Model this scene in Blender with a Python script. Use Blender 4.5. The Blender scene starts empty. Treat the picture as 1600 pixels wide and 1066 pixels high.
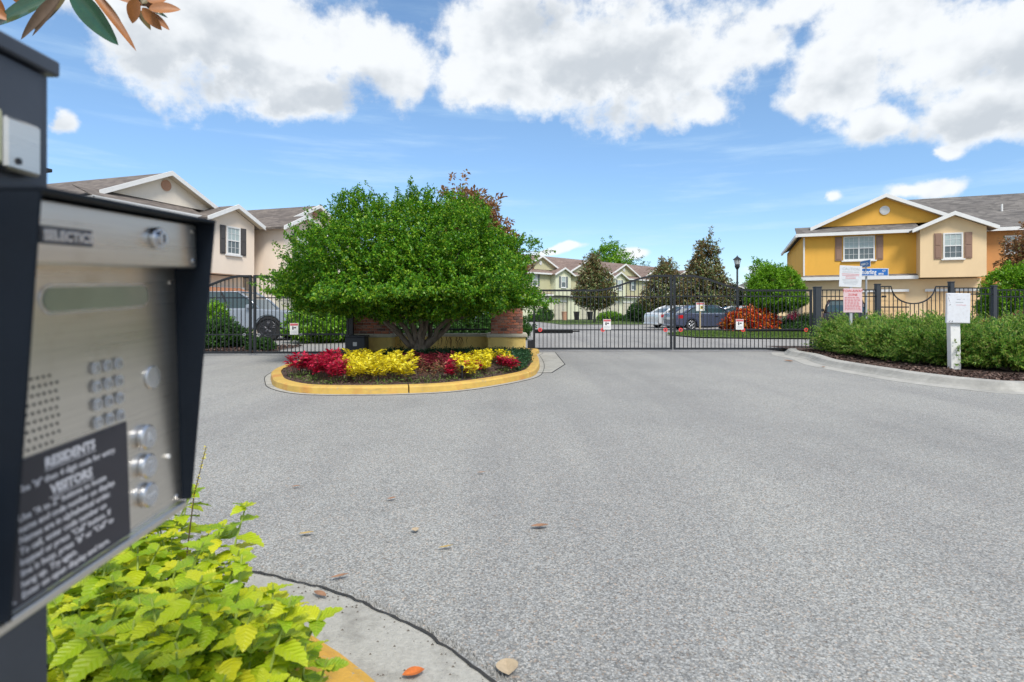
import bpy, bmesh, math, random
import numpy as np
from mathutils import Vector, Matrix
R=math.radians
random.seed(7); rng=np.random.default_rng(7)
S=bpy.context.scene; COL=S.collection
# ---------------------------------------------------------------- camera
CH=1.2; HZ=484.0; FP=900.0
cd=bpy.data.cameras.new('camera'); cam=bpy.data.objects.new('camera',cd); COL.objects.link(cam); S.camera=cam
cam.location=(0,0,CH); cam.rotation_euler=(R(90),0,0)
cd.sensor_width=36; cd.lens=36*FP/1600; cd.shift_y=-(533-HZ)/1600; cd.clip_start=.05; cd.clip_end=5000
cd.dof.use_dof=True; cd.dof.focus_distance=8.0; cd.dof.aperture_fstop=4.8
# ---------------------------------------------------------------- light
SUN_EL=52; SUN_AZ=158   # azimuth clockwise from +Y: sun behind and left of the camera
sd=bpy.data.lights.new('sun','SUN'); sun=bpy.data.objects.new('sun',sd); COL.objects.link(sun)
sd.energy=2.2; sd.angle=R(18); sd.color=(1,.95,.87)
v=Vector((math.sin(R(SUN_AZ))*math.cos(R(SUN_EL)),math.cos(R(SUN_AZ))*math.cos(R(SUN_EL)),math.sin(R(SUN_EL))))
sun.rotation_euler=v.to_track_quat('Z','Y').to_euler(); sun.location=(0,0,30)
S.view_settings.view_transform='Standard'; S.view_settings.look='None'; S.view_settings.gamma=1
S.view_settings.use_curve_mapping=False; S.view_settings.exposure=0.85
W=bpy.data.worlds.new('World'); S.world=W; W.use_nodes=True
nt=W.node_tree; nt.nodes.clear()
def mth(op,*a):
    n=nt.nodes.new('ShaderNodeMath'); n.operation=op
    for i,x in enumerate(a):
        if isinstance(x,(int,float)): n.inputs[i].default_value=x
        else: nt.links.new(x,n.inputs[i])
    return n.outputs[0]
def mrange(x,a,b,c=0.,d=1.):
    n=nt.nodes.new('ShaderNodeMapRange'); n.interpolation_type='SMOOTHSTEP'
    nt.links.new(x,n.inputs[0])
    for i,q in enumerate((a,b,c,d)): n.inputs[i+1].default_value=q
    return n.outputs[0]
def wnoise(vec,scale,detail,rough=.55,stretch=(1,1,1),off=(0,0,0)):
    m=nt.nodes.new('ShaderNodeMapping'); m.inputs['Scale'].default_value=stretch; m.inputs['Location'].default_value=off
    nt.links.new(vec,m.inputs[0])
    n=nt.nodes.new('ShaderNodeTexNoise'); n.inputs['Scale'].default_value=scale; n.inputs['Detail'].default_value=detail
    n.inputs['Roughness'].default_value=rough; nt.links.new(m.outputs[0],n.inputs['Vector']); return n.outputs['Fac']
def wmix(f,a,b):
    n=nt.nodes.new('ShaderNodeMix'); n.data_type='RGBA'
    for s,x in ((0,f),(6,a),(7,b)):
        if isinstance(x,(int,float)): n.inputs[s].default_value=x
        elif isinstance(x,tuple): n.inputs[s].default_value=(*x,1)
        else: nt.links.new(x,n.inputs[s])
    return n.outputs[2]
tc=nt.nodes.new('ShaderNodeTexCoord').outputs['Generated']
sp=nt.nodes.new('ShaderNodeSeparateXYZ'); nt.links.new(tc,sp.inputs[0])
AZ=mth('ARCTAN2',sp.outputs[0],sp.outputs[1]); EL=mth('ARCSINE',sp.outputs[2])
nA=wnoise(tc,7,8,.62); nB=wnoise(tc,16,6,.6,(1,1,1.2),(3,1,7)); nS=wnoise(tc,5,5,.55,(1,1,1.4),(9,4,2))
# cumulus clouds: (azimuth, elevation, half widths) in the photo's own pixel units, turned into angles
blobs=[(150,20,80,70),(250,60,130,75),(400,90,190,95),(470,165,110,38),(560,70,120,70),(620,95,80,70),(330,20,260,60),
 (780,45,90,60),(830,150,60,38),(930,80,150,100),(1060,95,130,90),(1070,165,60,35),(1150,60,110,60),(1240,20,110,40),
 (1290,110,75,75),(1260,160,50,28),(1360,40,110,50),(1370,190,50,36),(1480,60,130,80),(1520,170,120,55),(1600,100,90,110),(1485,235,30,16),
 (1450,297,50,18),(1405,305,34,12),(1300,305,18,10),(95,190,26,20),(985,400,26,10),(1225,420,60,10),(860,395,40,8),(730,110,60,60),(-150,90,160,90),(1800,130,140,100)]
wa1=mth('SUBTRACT',wnoise(tc,6,3,.5,(1,1,1),(11,2,5)),.5); wa2=mth('SUBTRACT',wnoise(tc,6,3,.5,(1,1,1),(4,8,1)),.5); wb1=mth('SUBTRACT',nB,.5)
AZw=mth('ADD',AZ,mth('MULTIPLY',wa1,.16)); ELw=mth('ADD',EL,mth('MULTIPLY',wa2,.11)); AZs=mth('ADD',AZ,mth('MULTIPLY',wb1,.05)); ELs=mth('ADD',EL,mth('MULTIPLY',wa2,.03))
field=None
for (px,py,sx,sy) in blobs:
    a=math.atan((px-800)/FP); rr=math.hypot(px-800,FP); e=math.atan((HZ-py)/rr)
    ca=math.cos(a); wa=sx/FP*ca*ca; we=sy/rr*math.cos(e)**2
    big=sx>30
    dx=mth('MULTIPLY',mth('SUBTRACT',AZw if big else AZs,a),1/wa); dy=mth('MULTIPLY',mth('SUBTRACT',ELw if big else ELs,e),1/we)
    dxx=mth('MULTIPLY',dx,dx)
    q=mth('SQRT',mth('ADD',dxx,mth('MULTIPLY',dy,dy)))
    f=mth('SUBTRACT',1.0 if big else .78,q)
    field=f if field is None else mth('SMOOTH_MAX',field,f,.25)
# the rest of the sky carries ordinary scattered cumulus
out=mth('MAXIMUM',mrange(mth('ABSOLUTE',AZ),.95,1.25),mrange(EL,.55,.7))
gen=mth('MULTIPLY',mth('SUBTRACT',wnoise(tc,2.2,3,.5,(1,1,2.2)),.47),6.0)
field=wmix(out,field,gen)
nD=wnoise(tc,42,4,.6,(1,1,1),(5,5,2))
dens=mth('ADD',mth('ADD',field,.10),mth('ADD',mth('ADD',mth('MULTIPLY',mth('SUBTRACT',nA,.5),2.2),mth('MULTIPLY',mth('SUBTRACT',nB,.5),1.2)),mth('MULTIPLY',mth('SUBTRACT',nD,.5),.45)))
mask=mth('MULTIPLY',mrange(dens,-.18,.42),.95)
wisp=mth('MULTIPLY',mrange(wnoise(tc,3.2,7,.6,(1,1,9),(1,5,0)),.48,.75),mth('MULTIPLY',mrange(EL,.75,.1),.42))
veil=mth('MULTIPLY',mrange(EL,.25,.0),.05)
sky=nt.nodes.new('ShaderNodeTexSky'); sky.sky_type='NISHITA'; sky.sun_disc=False
sky.sun_elevation=R(SUN_EL); sky.sun_rotation=R(SUN_AZ); sky.air_density=1.0; sky.dust_density=.0; sky.ozone_density=2.2
hs=nt.nodes.new('ShaderNodeHueSaturation'); hs.inputs['Saturation'].default_value=1.06; hs.inputs['Hue'].default_value=.497; hs.inputs['Value'].default_value=1.0
nt.links.new(sky.outputs[0],hs.inputs['Color'])
bg1=nt.nodes.new('ShaderNodeBackground'); bg1.inputs[1].default_value=.105; mu=nt.nodes.new('ShaderNodeMix'); mu.data_type='RGBA'; mu.blend_type='MULTIPLY'; mu.inputs[0].default_value=1.0
nt.links.new(hs.outputs[0],mu.inputs[6]); nt.links.new(wmix(mrange(EL,.0,.42),(.62,.72,.86),(1.,1.,1.)),mu.inputs[7]); nt.links.new(mu.outputs[2],bg1.inputs[0])
nC=wnoise(tc,9,3,.5,(1,1,1),(2,2,2)); nC2=wnoise(tc,9,3,.5,(1,1,1),(2-.008,2,2+.014))
nS2=wnoise(tc,5,5,.55,(1,1,1.4),(9-.015,4,2+.03))
relief=mth('ADD',mth('MULTIPLY',mth('SUBTRACT',nC2,nC),1.6),mth('MULTIPLY',mth('SUBTRACT',nS2,nS),3.0))
soft=None   # broad grey undersides, one per cloud mass
for (px,py,sx,sy,w_) in ((300,110,230,85,.9),(450,175,170,50,1.),(590,150,90,50,.5),(960,120,190,90,1.),(860,50,120,50,.6),(1100,60,130,50,.4),(1520,190,130,45,1.),(1560,95,110,50,.7),(1290,120,90,60,.4),(1370,205,50,30,.6),(-120,110,180,70,.8),(1800,150,140,60,.8)):
    a=math.atan((px-800)/FP); rr=math.hypot(px-800,FP); e=math.atan((HZ-py)/rr); ca=math.cos(a)
    dx=mth('MULTIPLY',mth('SUBTRACT',AZw,a),1/(sx/FP*ca*ca)); dy=mth('MULTIPLY',mth('SUBTRACT',ELw,e),1/(sy/rr*math.cos(e)**2))
    f=mrange(mth('SQRT',mth('ADD',mth('MULTIPLY',dx,dx),mth('MULTIPLY',dy,dy))),1.35,.0,0.,w_)
    soft=f if soft is None else mth('MAXIMUM',soft,f)
soft=wmix(out,soft,mrange(gen,.3,1.6,.0,.7))
base=mth('MULTIPLY',mth('MULTIPLY',soft,mrange(dens,-.1,.7)),mrange(nA,.28,.66,.55,1.1))
shade=mrange(mth('ADD',base,mth('MULTIPLY',relief,1.1)),-.12,.92)
cc=wmix(shade,(.55,.565,.575),(.36,.385,.41))
bg2=nt.nodes.new('ShaderNodeBackground'); nt.links.new(cc,bg2.inputs[0])
bgw=nt.nodes.new('ShaderNodeBackground'); bgw.inputs[0].default_value=(.40,.52,.62,1)
m1=nt.nodes.new('ShaderNodeMixShader'); nt.links.new(mth('MAXIMUM',wisp,veil),m1.inputs[0]); nt.links.new(bg1.outputs[0],m1.inputs[1]); nt.links.new(bgw.outputs[0],m1.inputs[2])
m2=nt.nodes.new('ShaderNodeMixShader'); nt.links.new(mask,m2.inputs[0]); nt.links.new(m1.outputs[0],m2.inputs[1]); nt.links.new(bg2.outputs[0],m2.inputs[2])
wo=nt.nodes.new('ShaderNodeOutputWorld'); nt.links.new(m2.outputs[0],wo.inputs[0])
# ---------------------------------------------------------------- helpers
def G(px,py,z=0.):
    d=(CH-z)*FP/(py-HZ); return Vector(((px-800)/FP*d,d,z))
def P(px,py,d): return Vector(((px-800)/FP*d,d,CH+(HZ-py)/FP*d))
def tag(o,label=None,cat=None,group=None,kind=None):
    if label: o['label']=label
    if cat: o['category']=cat
    if group: o['group']=group
    if kind: o['kind']=kind
    return o
def empty(name,loc=(0,0,0),rz=0.,label=None,cat=None,group=None):
    o=bpy.data.objects.new(name,None); COL.objects.link(o); o.location=loc; o.rotation_euler=(0,0,rz); o.empty_display_size=.2
    return tag(o,label,cat,group)
def link(name,me,parent=None,loc=None,rot=None):
    o=bpy.data.objects.new(name,me); COL.objects.link(o)
    if parent: o.parent=parent
    if loc is not None: o.location=loc
    if rot is not None: o.rotation_euler=rot
    return o
class MB:
    def __init__(s): s.v=[]; s.f=[]
    def add(s,vs,fs):
        b=len(s.v); s.v+=[tuple(x) for x in vs]; s.f+=[tuple(i+b for i in f) for f in fs]; return s
    def box(s,x0,x1,y0,y1,z0,z1):
        x0,x1=min(x0,x1),max(x0,x1); y0,y1=min(y0,y1),max(y0,y1); z0,z1=min(z0,z1),max(z0,z1)
        return s.add([(x0,y0,z0),(x1,y0,z0),(x1,y1,z0),(x0,y1,z0),(x0,y0,z1),(x1,y0,z1),(x1,y1,z1),(x0,y1,z1)],
          [(3,2,1,0),(4,5,6,7),(0,1,5,4),(1,2,6,5),(2,3,7,6),(3,0,4,7)])
    def prism(s,poly,y0,y1):   # polygon in x,z extruded along y
        n=len(poly)
        return s.add([(a,y0,b) for a,b in poly]+[(a,y1,b) for a,b in poly],
          [tuple(range(n)),tuple(range(2*n-1,n-1,-1))]+[(i,i+n,(i+1)%n+n,(i+1)%n) for i in range(n)])
    def slab(s,pts,t):          # quad / polygon pts with thickness t downwards
        n=len(pts); return s.add([tuple(p) for p in pts]+[(p[0],p[1],p[2]-t) for p in pts],
          [tuple(range(n)),tuple(range(2*n-1,n-1,-1))]+[((i+1)%n,i,i+n,(i+1)%n+n) for i in range(n)])
    def tube(s,pts,rad,n=8,cap=True):
        pts=[Vector(p) for p in pts]; rs=rad if isinstance(rad,(list,tuple)) else [rad]*len(pts); b=len(s.v)
        for i,p in enumerate(pts):
            t=(pts[min(i+1,len(pts)-1)]-pts[max(i-1,0)]); t.normalize()
            a=Vector((0,0,1)) if abs(t.z)<.9 else Vector((1,0,0))
            u=t.cross(a).normalized(); w=t.cross(u)
            for k in range(n):
                an=2*math.pi*k/n; s.v.append(tuple(p+rs[i]*(math.cos(an)*u+math.sin(an)*w)))
        for i in range(len(pts)-1):
            for k in range(n):
                s.f.append((b+i*n+k,b+i*n+(k+1)%n,b+(i+1)*n+(k+1)%n,b+(i+1)*n+k))
        if cap: s.f.append(tuple(b+k for k in range(n))[::-1]); s.f.append(tuple(b+(len(pts)-1)*n+k for k in range(n)))
        return s
    def cyl(s,p,axis,r,h,n=20):
        p=Vector(p); a=Vector(axis).normalized(); return s.tube([p,p+a*h],r,n)
    def build(s,name,m,parent=None,bevel=0,smooth=False,loc=None,rot=None,seg=1):
        me=bpy.data.meshes.new(name); me.from_pydata(s.v,[],s.f)
        bm=bmesh.new(); bm.from_mesh(me)
        bmesh.ops.recalc_face_normals(bm,faces=bm.faces)
        if bevel:
            es=[e for e in bm.edges if len(e.link_faces)==2 and e.calc_face_angle(0)>.5]
            bmesh.ops.bevel(bm,geom=es,offset=bevel,segments=seg,affect='EDGES',clamp_overlap=True)
        bm.to_mesh(me); bm.free()
        if smooth:
            for p in me.polygons: p.use_smooth=len(p.vertices)<=4
            if bevel or smooth=='auto':
                try: me.set_sharp_from_angle(angle=R(40))
                except Exception: pass
        if m: me.materials.append(m)
        return link(name,me,parent,loc,rot)
def fast_mesh(name,verts,faces,m):   # verts (N,3), faces (M,k)
    me=bpy.data.meshes.new(name); k=faces.shape[1]
    me.vertices.add(len(verts)); me.vertices.foreach_set('co',verts.astype(np.float32).ravel())
    me.loops.add(faces.size); me.loops.foreach_set('vertex_index',faces.astype(np.int32).ravel())
    me.polygons.add(len(faces)); me.polygons.foreach_set('loop_start',np.arange(0,faces.size,k,dtype=np.int32))
    try: me.polygons.foreach_set('loop_total',np.full(len(faces),k,dtype=np.int32))
    except Exception: pass
    me.update(calc_edges=True); me.materials.append(m); return me
def copy_tree(o,parent=None):
    c=o.copy(); COL.objects.link(c)
    if parent: c.parent=parent
    for ch in list(o.children): copy_tree(ch,c)
    return c
def smooth_path(pts,k=6,closed=True):
    pts=[Vector((p[0],p[1])) for p in pts]; n=len(pts); out=[]
    rngi=range(n) if closed else range(n-1)
    for i in rngi:
        if closed: a,b,c,d=pts[(i-1)%n],pts[i],pts[(i+1)%n],pts[(i+2)%n]
        else: a,b,c,d=pts[max(i-1,0)],pts[i],pts[i+1],pts[min(i+2,n-1)]
        for j in range(k):
            t=j/k; out.append(.5*((2*b)+(c-a)*t+(2*a-5*b+4*c-d)*t*t+(3*b-a-3*c+d)*t**3))
    if not closed: out.append(pts[-1])
    return out
def offset_path(pts,off,closed=True):   # +off = left of travel
    n=len(pts); o=[]
    for i in range(n):
        a=pts[(i-1)%n] if closed or i>0 else pts[i]; b=pts[(i+1)%n] if closed or i<n-1 else pts[i]
        t=(b-a).normalized(); o.append(pts[i]+Vector((-t.y,t.x))*off)
    return o
def sweep(mb,path,prof,closed=False):
    rows=[offset_path(path,o,closed) for o,z in prof]; n=len(path); m=len(prof); b=len(mb.v)
    for i in range(n):
        for j in range(m): mb.v.append((rows[j][i].x,rows[j][i].y,prof[j][1]))
    for i in range(n if closed else n-1):
        for j in range(m):
            i2=(i+1)%n; j2=(j+1)%m; mb.f.append((b+i*m+j,b+i2*m+j,b+i2*m+j2,b+i*m+j2))
    if not closed:
        mb.f.append(tuple(b+j for j in range(m))); mb.f.append(tuple(b+(n-1)*m+j for j in range(m))[::-1])
def poly_sheet(name,pts,z,m,parent=None):
    bm=bmesh.new(); vs=[bm.verts.new((p[0],p[1],z)) for p in pts]; f=bm.faces.new(vs)
    bmesh.ops.triangulate(bm,faces=[f]); bmesh.ops.recalc_face_normals(bm,faces=bm.faces)
    if bm.faces[0:1] and list(bm.faces)[0].normal.z<0: bmesh.ops.reverse_faces(bm,faces=bm.faces)
    me=bpy.data.meshes.new(name); bm.to_mesh(me); bm.free(); me.materials.append(m); return link(name,me,parent)
def text_mesh(name,s,size,m,parent,loc,rot,align='LEFT',ext=.0004,bold=0.,spacing=1.,xs=1.):
    cu=bpy.data.curves.new(name,'FONT'); cu.body=s; cu.size=size; cu.align_x=align; cu.extrude=ext; cu.offset=bold; cu.space_line=spacing; cu.resolution_u=2
    t=bpy.data.objects.new(name,cu); COL.objects.link(t)
    me=bpy.data.meshes.new_from_object(t.evaluated_get(bpy.context.evaluated_depsgraph_get()))
    bpy.data.objects.remove(t); bpy.data.curves.remove(cu); me.name=name; me.materials.clear(); me.materials.append(m)
    if xs!=1:
        for v_ in me.vertices: v_.co.x*=xs
    return link(name,me,parent,loc,rot)
ORD=['leftmost']+[w+' from the left' for w in 'second third fourth fifth sixth seventh eighth ninth tenth eleventh twelfth thirteenth fourteenth fifteenth'.split()]
ROW=['front row','second row','third row','fourth row','fifth row','sixth row','seventh row','eighth row','ninth row','tenth row']
def ordlabels(objs,what,where,group,rowh):
    """label each plant by its row (counted from the camera) and its order from the left in that row"""
    y0=min(o.location.y for o in objs); rows={}
    for o in objs: rows.setdefault(int((o.location.y-y0)/rowh),[]).append(o)
    for ri,(k,v_) in enumerate(sorted(rows.items())):
        v_.sort(key=lambda o:o.location.x/o.location.y)
        for q,o in enumerate(v_):
            pos='alone' if len(v_)==1 else (ORD[q] if q<len(v_)-1 else 'rightmost')
            o['label']='%s, %s, %s %s'%(what,pos,ROW[min(ri,9)],where); o['group']=group
# ---------------------------------------------------------------- materials
def newmat(name):
    m=bpy.data.materials.new(name); m.use_nodes=True; t=m.node_tree; b=t.nodes['Principled BSDF']; return m,t,b
def node(t,typ,**kw):
    n=t.nodes.new(typ)
    for k,v_ in kw.items():
        if k in n.inputs.keys(): n.inputs[k].default_value=v_
        else: setattr(n,k,v_)
    return n
def tmix(t,f,a,b,mode='MIX'):
    n=t.nodes.new('ShaderNodeMix'); n.data_type='RGBA'; n.blend_type=mode
    for s_,x in ((0,f),(6,a),(7,b)):
        if isinstance(x,(int,float)): n.inputs[s_].default_value=x
        elif isinstance(x,tuple): n.inputs[s_].default_value=(*x[:3],1)
        else: t.links.new(x,n.inputs[s_])
    return n.outputs[2]
def tnoise(t,scale,detail=4,rough=.55,stretch=None,coord='Object'):
    c=t.nodes.new('ShaderNodeTexCoord').outputs[coord]
    if stretch:
        mp=t.nodes.new('ShaderNodeMapping'); mp.inputs['Scale'].default_value=stretch; t.links.new(c,mp.inputs[0]); c=mp.outputs[0]
    n=t.nodes.new('ShaderNodeTexNoise'); n.inputs['Scale'].default_value=scale; n.inputs['Detail'].default_value=detail; n.inputs['Roughness'].default_value=rough
    t.links.new(c,n.inputs['Vector']); return n.outputs['Fac']
def tramp(t,f,stops):
    r=t.nodes.new('ShaderNodeValToRGB'); el=r.color_ramp.elements
    while len(el)<len(stops): el.new(.5)
    for e_,(p,c) in zip(el,stops): e_.position=p; e_.color=(*c,1) if len(c)==3 else c
    t.links.new(f,r.inputs[0]); return r.outputs[0]
def tbump(t,b,h,strength,dist=.01):
    bp=t.nodes.new('ShaderNodeBump'); bp.inputs['Strength'].default_value=strength; bp.inputs['Distance'].default_value=dist
    t.links.new(h,bp.inputs['Height']); t.links.new(bp.outputs[0],b.inputs['Normal'])
def mat(name,col,rough=.6,metal=0,var=.1,scale=3,bump=0,bscale=60,stain=None,samt=.0,sscale=4,stretch=None,coat=0,tone=None):
    m,t,b=newmat(name); b.inputs['Roughness'].default_value=rough; b.inputs['Metallic'].default_value=metal
    if coat: b.inputs['Coat Weight'].default_value=coat; b.inputs['Coat Roughness'].default_value=.05
    f=tnoise(t,scale,6,.65,stretch)
    rr=tramp(t,f,[(.28,tuple(c*(1-var) for c in col)),(.72,tuple(min(1,c*(1+var)) for c in col))])
    if stain:
        f2=tnoise(t,sscale,6,.7,stretch); k=tramp(t,f2,[(.5,(0,0,0)),(.72,(samt,)*3)]); rr=tmix(t,k,rr,stain)
    t.links.new(rr,b.inputs['Base Color'])
    if bump: tbump(t,b,tnoise(t,bscale,4),bump,.02)
    return m
def leafmat(name,cols,back=None,rough=.45,trans=.3,spec=.4,obj=False,vein=None):
    m,t,b=newmat(name)
    if obj: f=t.nodes.new('ShaderNodeObjectInfo').outputs['Random']
    else: f=t.nodes.new('ShaderNodeNewGeometry').outputs['Random Per Island']
    n=len(cols); c=tramp(t,f,[((i+.5)/n,cc_) for i,cc_ in enumerate(cols)])
    if obj and vein:
        nz=tnoise(t,30,3,.6); c=tmix(t,tramp(t,nz,[(.45,(0,0,0)),(.7,(.5,.5,.5))]),c,vein)
    if back:
        g=t.nodes.new('ShaderNodeNewGeometry').outputs['Backfacing']; c=tmix(t,g,c,back)
    t.links.new(c,b.inputs['Base Color']); b.inputs['Roughness'].default_value=rough; b.inputs['Specular IOR Level'].default_value=spec
    if trans:
        tr=t.nodes.new('ShaderNodeBsdfTranslucent'); t.links.new(c,tr.inputs[0]); mx=t.nodes.new('ShaderNodeMixShader'); mx.inputs[0].default_value=trans
        t.links.new(b.outputs[0],mx.inputs[1]); t.links.new(tr.outputs[0],mx.inputs[2]); t.links.new(mx.outputs[0],t.nodes['Material Output'].inputs[0])
    return m
def asphalt(name,lo,mid,hi,sc=95,soft=.72):
    m,t,b=newmat(name); tcn=t.nodes.new('ShaderNodeTexCoord').outputs['Object']
    def vor(scale):
        vo=t.nodes.new('ShaderNodeTexVoronoi'); vo.inputs['Scale'].default_value=scale; t.links.new(tcn,vo.inputs['Vector'])
        s_=t.nodes.new('ShaderNodeSeparateColor'); t.links.new(vo.outputs['Color'],s_.inputs[0]); return vo,s_
    vo,s_=vor(sc); vo2,s2=vor(sc*2.1)
    stops=[(.0,lo),(.18,tuple((a+b_)/2 for a,b_ in zip(lo,mid))),(.55,mid),(1.,hi)]
    c=tmix(t,.30,tramp(t,s_.outputs[0],stops),tramp(t,s2.outputs[0],stops))
    tint=tramp(t,s_.outputs[1],[(.0,(.95,.98,1.0)),(.6,(1,1,1)),(.9,(1.02,.98,.92)),(1.,(1.1,.88,.74))]); c=tmix(t,1.0,c,tint,'MULTIPLY')
    g=tramp(t,vo.outputs['Distance'],[(.35,(1,1,1)),(.85,(soft,)*3)]); c=tmix(t,1.0,c,g,'MULTIPLY')
    big=tramp(t,tnoise(t,.30,7,.65),[(.3,(.84,.845,.855)),(.5,(1,1,1)),(.7,(1.09,1.085,1.07))]); c=tmix(t,1.0,c,big,'MULTIPLY')
    # long soft wheel paths that run towards the gates, and a few old oil spots
    tr=tramp(t,tnoise(t,1.1,4,.55,(.9,.07,1)),[(.38,(.90,.90,.905)),(.56,(1.03,1.03,1.02))]); c=tmix(t,1.0,c,tr,'MULTIPLY')
    sp_=tramp(t,tnoise(t,1.7,4,.7),[(.66,(1,1,1)),(.76,(.74,.74,.75))]); c=tmix(t,1.0,c,sp_,'MULTIPLY')
    dk=tramp(t,tnoise(t,9,4,.7),[(.70,(1,1,1)),(.80,(.72,.71,.70))]); c=tmix(t,1.0,c,dk,'MULTIPLY')
    t.links.new(c,b.inputs['Base Color']); b.inputs['Roughness'].default_value=.85
    tbump(t,b,vo.outputs['Distance'],.3,-.002); return m
M={}
M['asphalt']=asphalt('asphalt',(.10,.10,.098),(.30,.30,.292),(.53,.525,.505),135)
M['inner_road']=asphalt('inner_road_paving',(.16,.155,.15),(.32,.315,.31),(.45,.44,.43),60)
M['concrete']=mat('concrete',(.40,.39,.36),.85,0,.14,9,.3,140,(.2,.19,.17),.5,2.5)
M['gutter']=mat('gutter_concrete',(.40,.39,.355),.85,0,.16,45,.45,170,(.20,.19,.17),.75,6)
M['yellow_kerb']=mat('yellow_kerb_paint',(.58,.33,.05),.7,0,.14,8,.25,80,(.42,.17,.04),.7,5)
M['yellow_kerb_old']=mat('worn_kerb_paint',(.55,.36,.08),.7,0,.16,5,.25,60,(.50,.20,.05),.85,2.2)
M['tar']=mat('tar_seam',(.03,.03,.03),.9,0,.3,40)
M['ground']=mat('grass_ground',(.06,.085,.03),.95,0,.3,.8)
M['grass']=mat('grass_base',(.075,.12,.025),.9,0,.35,3,.3,60)
M['mulch']=mat('mulch_soil',(.085,.052,.04),.95,0,.5,25,1.0,90,(.11,.065,.05),.7,40)
M['stucco_y']=mat('yellow_stucco',(.80,.60,.20),.85,0,.1,2,.25,90,(.36,.22,.06),.5,3,(1,1,.4))
M['cap']=mat('cast_stone_cap',(.50,.47,.38),.8,0,.12,4,.2,60,(.25,.22,.17),.4,5)
M['mortar']=mat('mortar',(.36,.31,.27),.95,0,.15,30)
M['iron']=mat('black_iron',(.012,.014,.018),.45,0,.2,8)
M['charcoal']=mat('charcoal_metal',(.035,.042,.052),.55,0,.15,5)
M['navy']=mat('dark_powder_coat',(.006,.010,.017),.6,0,.25,6,.05,200)
M['post']=mat('post_paint',(.045,.055,.075),.4,0,.25,5)
M['white']=mat('white_paint',(.74,.74,.73),.6,0,.05,4)
M['signwhite']=mat('sign_white',(.66,.68,.72),.45,0,.05,9,0,60,(.42,.36,.36),.3,25)
M['red']=mat('red_paint',(.55,.03,.03),.4,0,.1,8)
M['redref']=mat('red_reflector',(.75,.06,.06),.3,0,.1,8,coat=.5)
M['redfade']=mat('faded_red_print',(.55,.12,.14),.5,0,.3,60)
M['pinkprint']=mat('faded_pink_panel',(.68,.50,.53),.5,0,.12,40)
M['blue']=mat('street_sign_blue',(.015,.13,.42),.35,0,.08,6)
M['greyprint']=mat('faint_grey_print',(.42,.44,.47),.5,0,.1,20)
M['darkprint']=mat('dark_print',(.06,.06,.07),.5,0,.2,20)
M['glass']=mat('window_glass',(.10,.15,.17),.08,0,.3,.8,coat=.6)
M['screen']=mat('window_screen',(.13,.16,.17),.3,0,.2,3)
M['blind']=mat('window_blind',(.40,.47,.46),.35,0,.12,4,coat=.5)
M['carglass']=mat('car_glass',(.03,.06,.07),.06,0,.2,2,coat=.8)
M['tyre']=mat('tyre_rubber',(.015,.015,.016),.8,0,.2,9)
M['rim']=mat('alloy_rim',(.45,.46,.48),.3,.8,.1,5)
M['darkrim']=mat('dark_alloy_rim',(.09,.09,.10),.35,.8,.1,5)
M['chrome']=mat('chrome',(.6,.62,.64),.15,1,.05,5)
M['blackplastic']=mat('black_plastic',(.014,.014,.016),.5,0,.1,6)
M['taillight']=mat('red_tail_lamp',(.50,.015,.02),.15,0,.2,8,coat=.8)
M['headlight']=mat('clear_headlamp',(.6,.62,.65),.1,.3,.1,8,coat=.8)
M['bark']=mat('bark',(.19,.155,.12),.9,0,.35,9,.7,45,(.06,.045,.035),.6,12,(1,1,.35))
M['bark_grey']=mat('grey_bark',(.16,.14,.12),.9,0,.3,9,.5,45)
M['stem']=mat('green_stem',(.26,.34,.06),.6,0,.25,30)
M['soilstem']=mat('brown_stem',(.10,.07,.04),.8,0,.25,30)
M['door_cream']=mat('garage_door_cream',(.56,.53,.42),.6,0,.04,2)
M['terracotta']=mat('terracotta_vent',(.50,.28,.18),.7,0,.1,8)
M['tan_post']=mat('tan_post',(.42,.34,.22),.7,0,.1,8)
M['navy'].node_tree.nodes['Principled BSDF'].inputs['Specular IOR Level'].default_value=.18
def scuffs(m):      # chips down to the concrete and dark tyre rubs
    t=m.node_tree; b=t.nodes['Principled BSDF']; src=b.inputs['Base Color'].links[0].from_socket
    c=tmix(t,tramp(t,tnoise(t,28,6,.75),[(.60,(0,0,0)),(.66,(.9,.9,.9))]),src,(.33,.31,.27))
    c=tmix(t,tramp(t,tnoise(t,3.5,5,.7,(1,1,6)),[(.58,(0,0,0)),(.74,(.55,.55,.55))]),c,(.13,.11,.09)); t.links.new(c,b.inputs['Base Color'])
scuffs(M['yellow_kerb']); scuffs(M['yellow_kerb_old'])
for mm in (M['concrete'],M['gutter']):
    t=mm.node_tree; b=t.nodes['Principled BSDF']; src=b.inputs['Base Color'].links[0].from_socket
    c=tmix(t,tramp(t,tnoise(t,130,3,.7),[(.62,(0,0,0)),(.70,(.8,.8,.8))]),src,(.12,.11,.10)); c=tmix(t,tramp(t,tnoise(t,1.6,6,.7),[(.48,(0,0,0)),(.70,(.45,.45,.45))]),c,(.17,.165,.15)); t.links.new(c,b.inputs['Base Color'])
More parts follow.
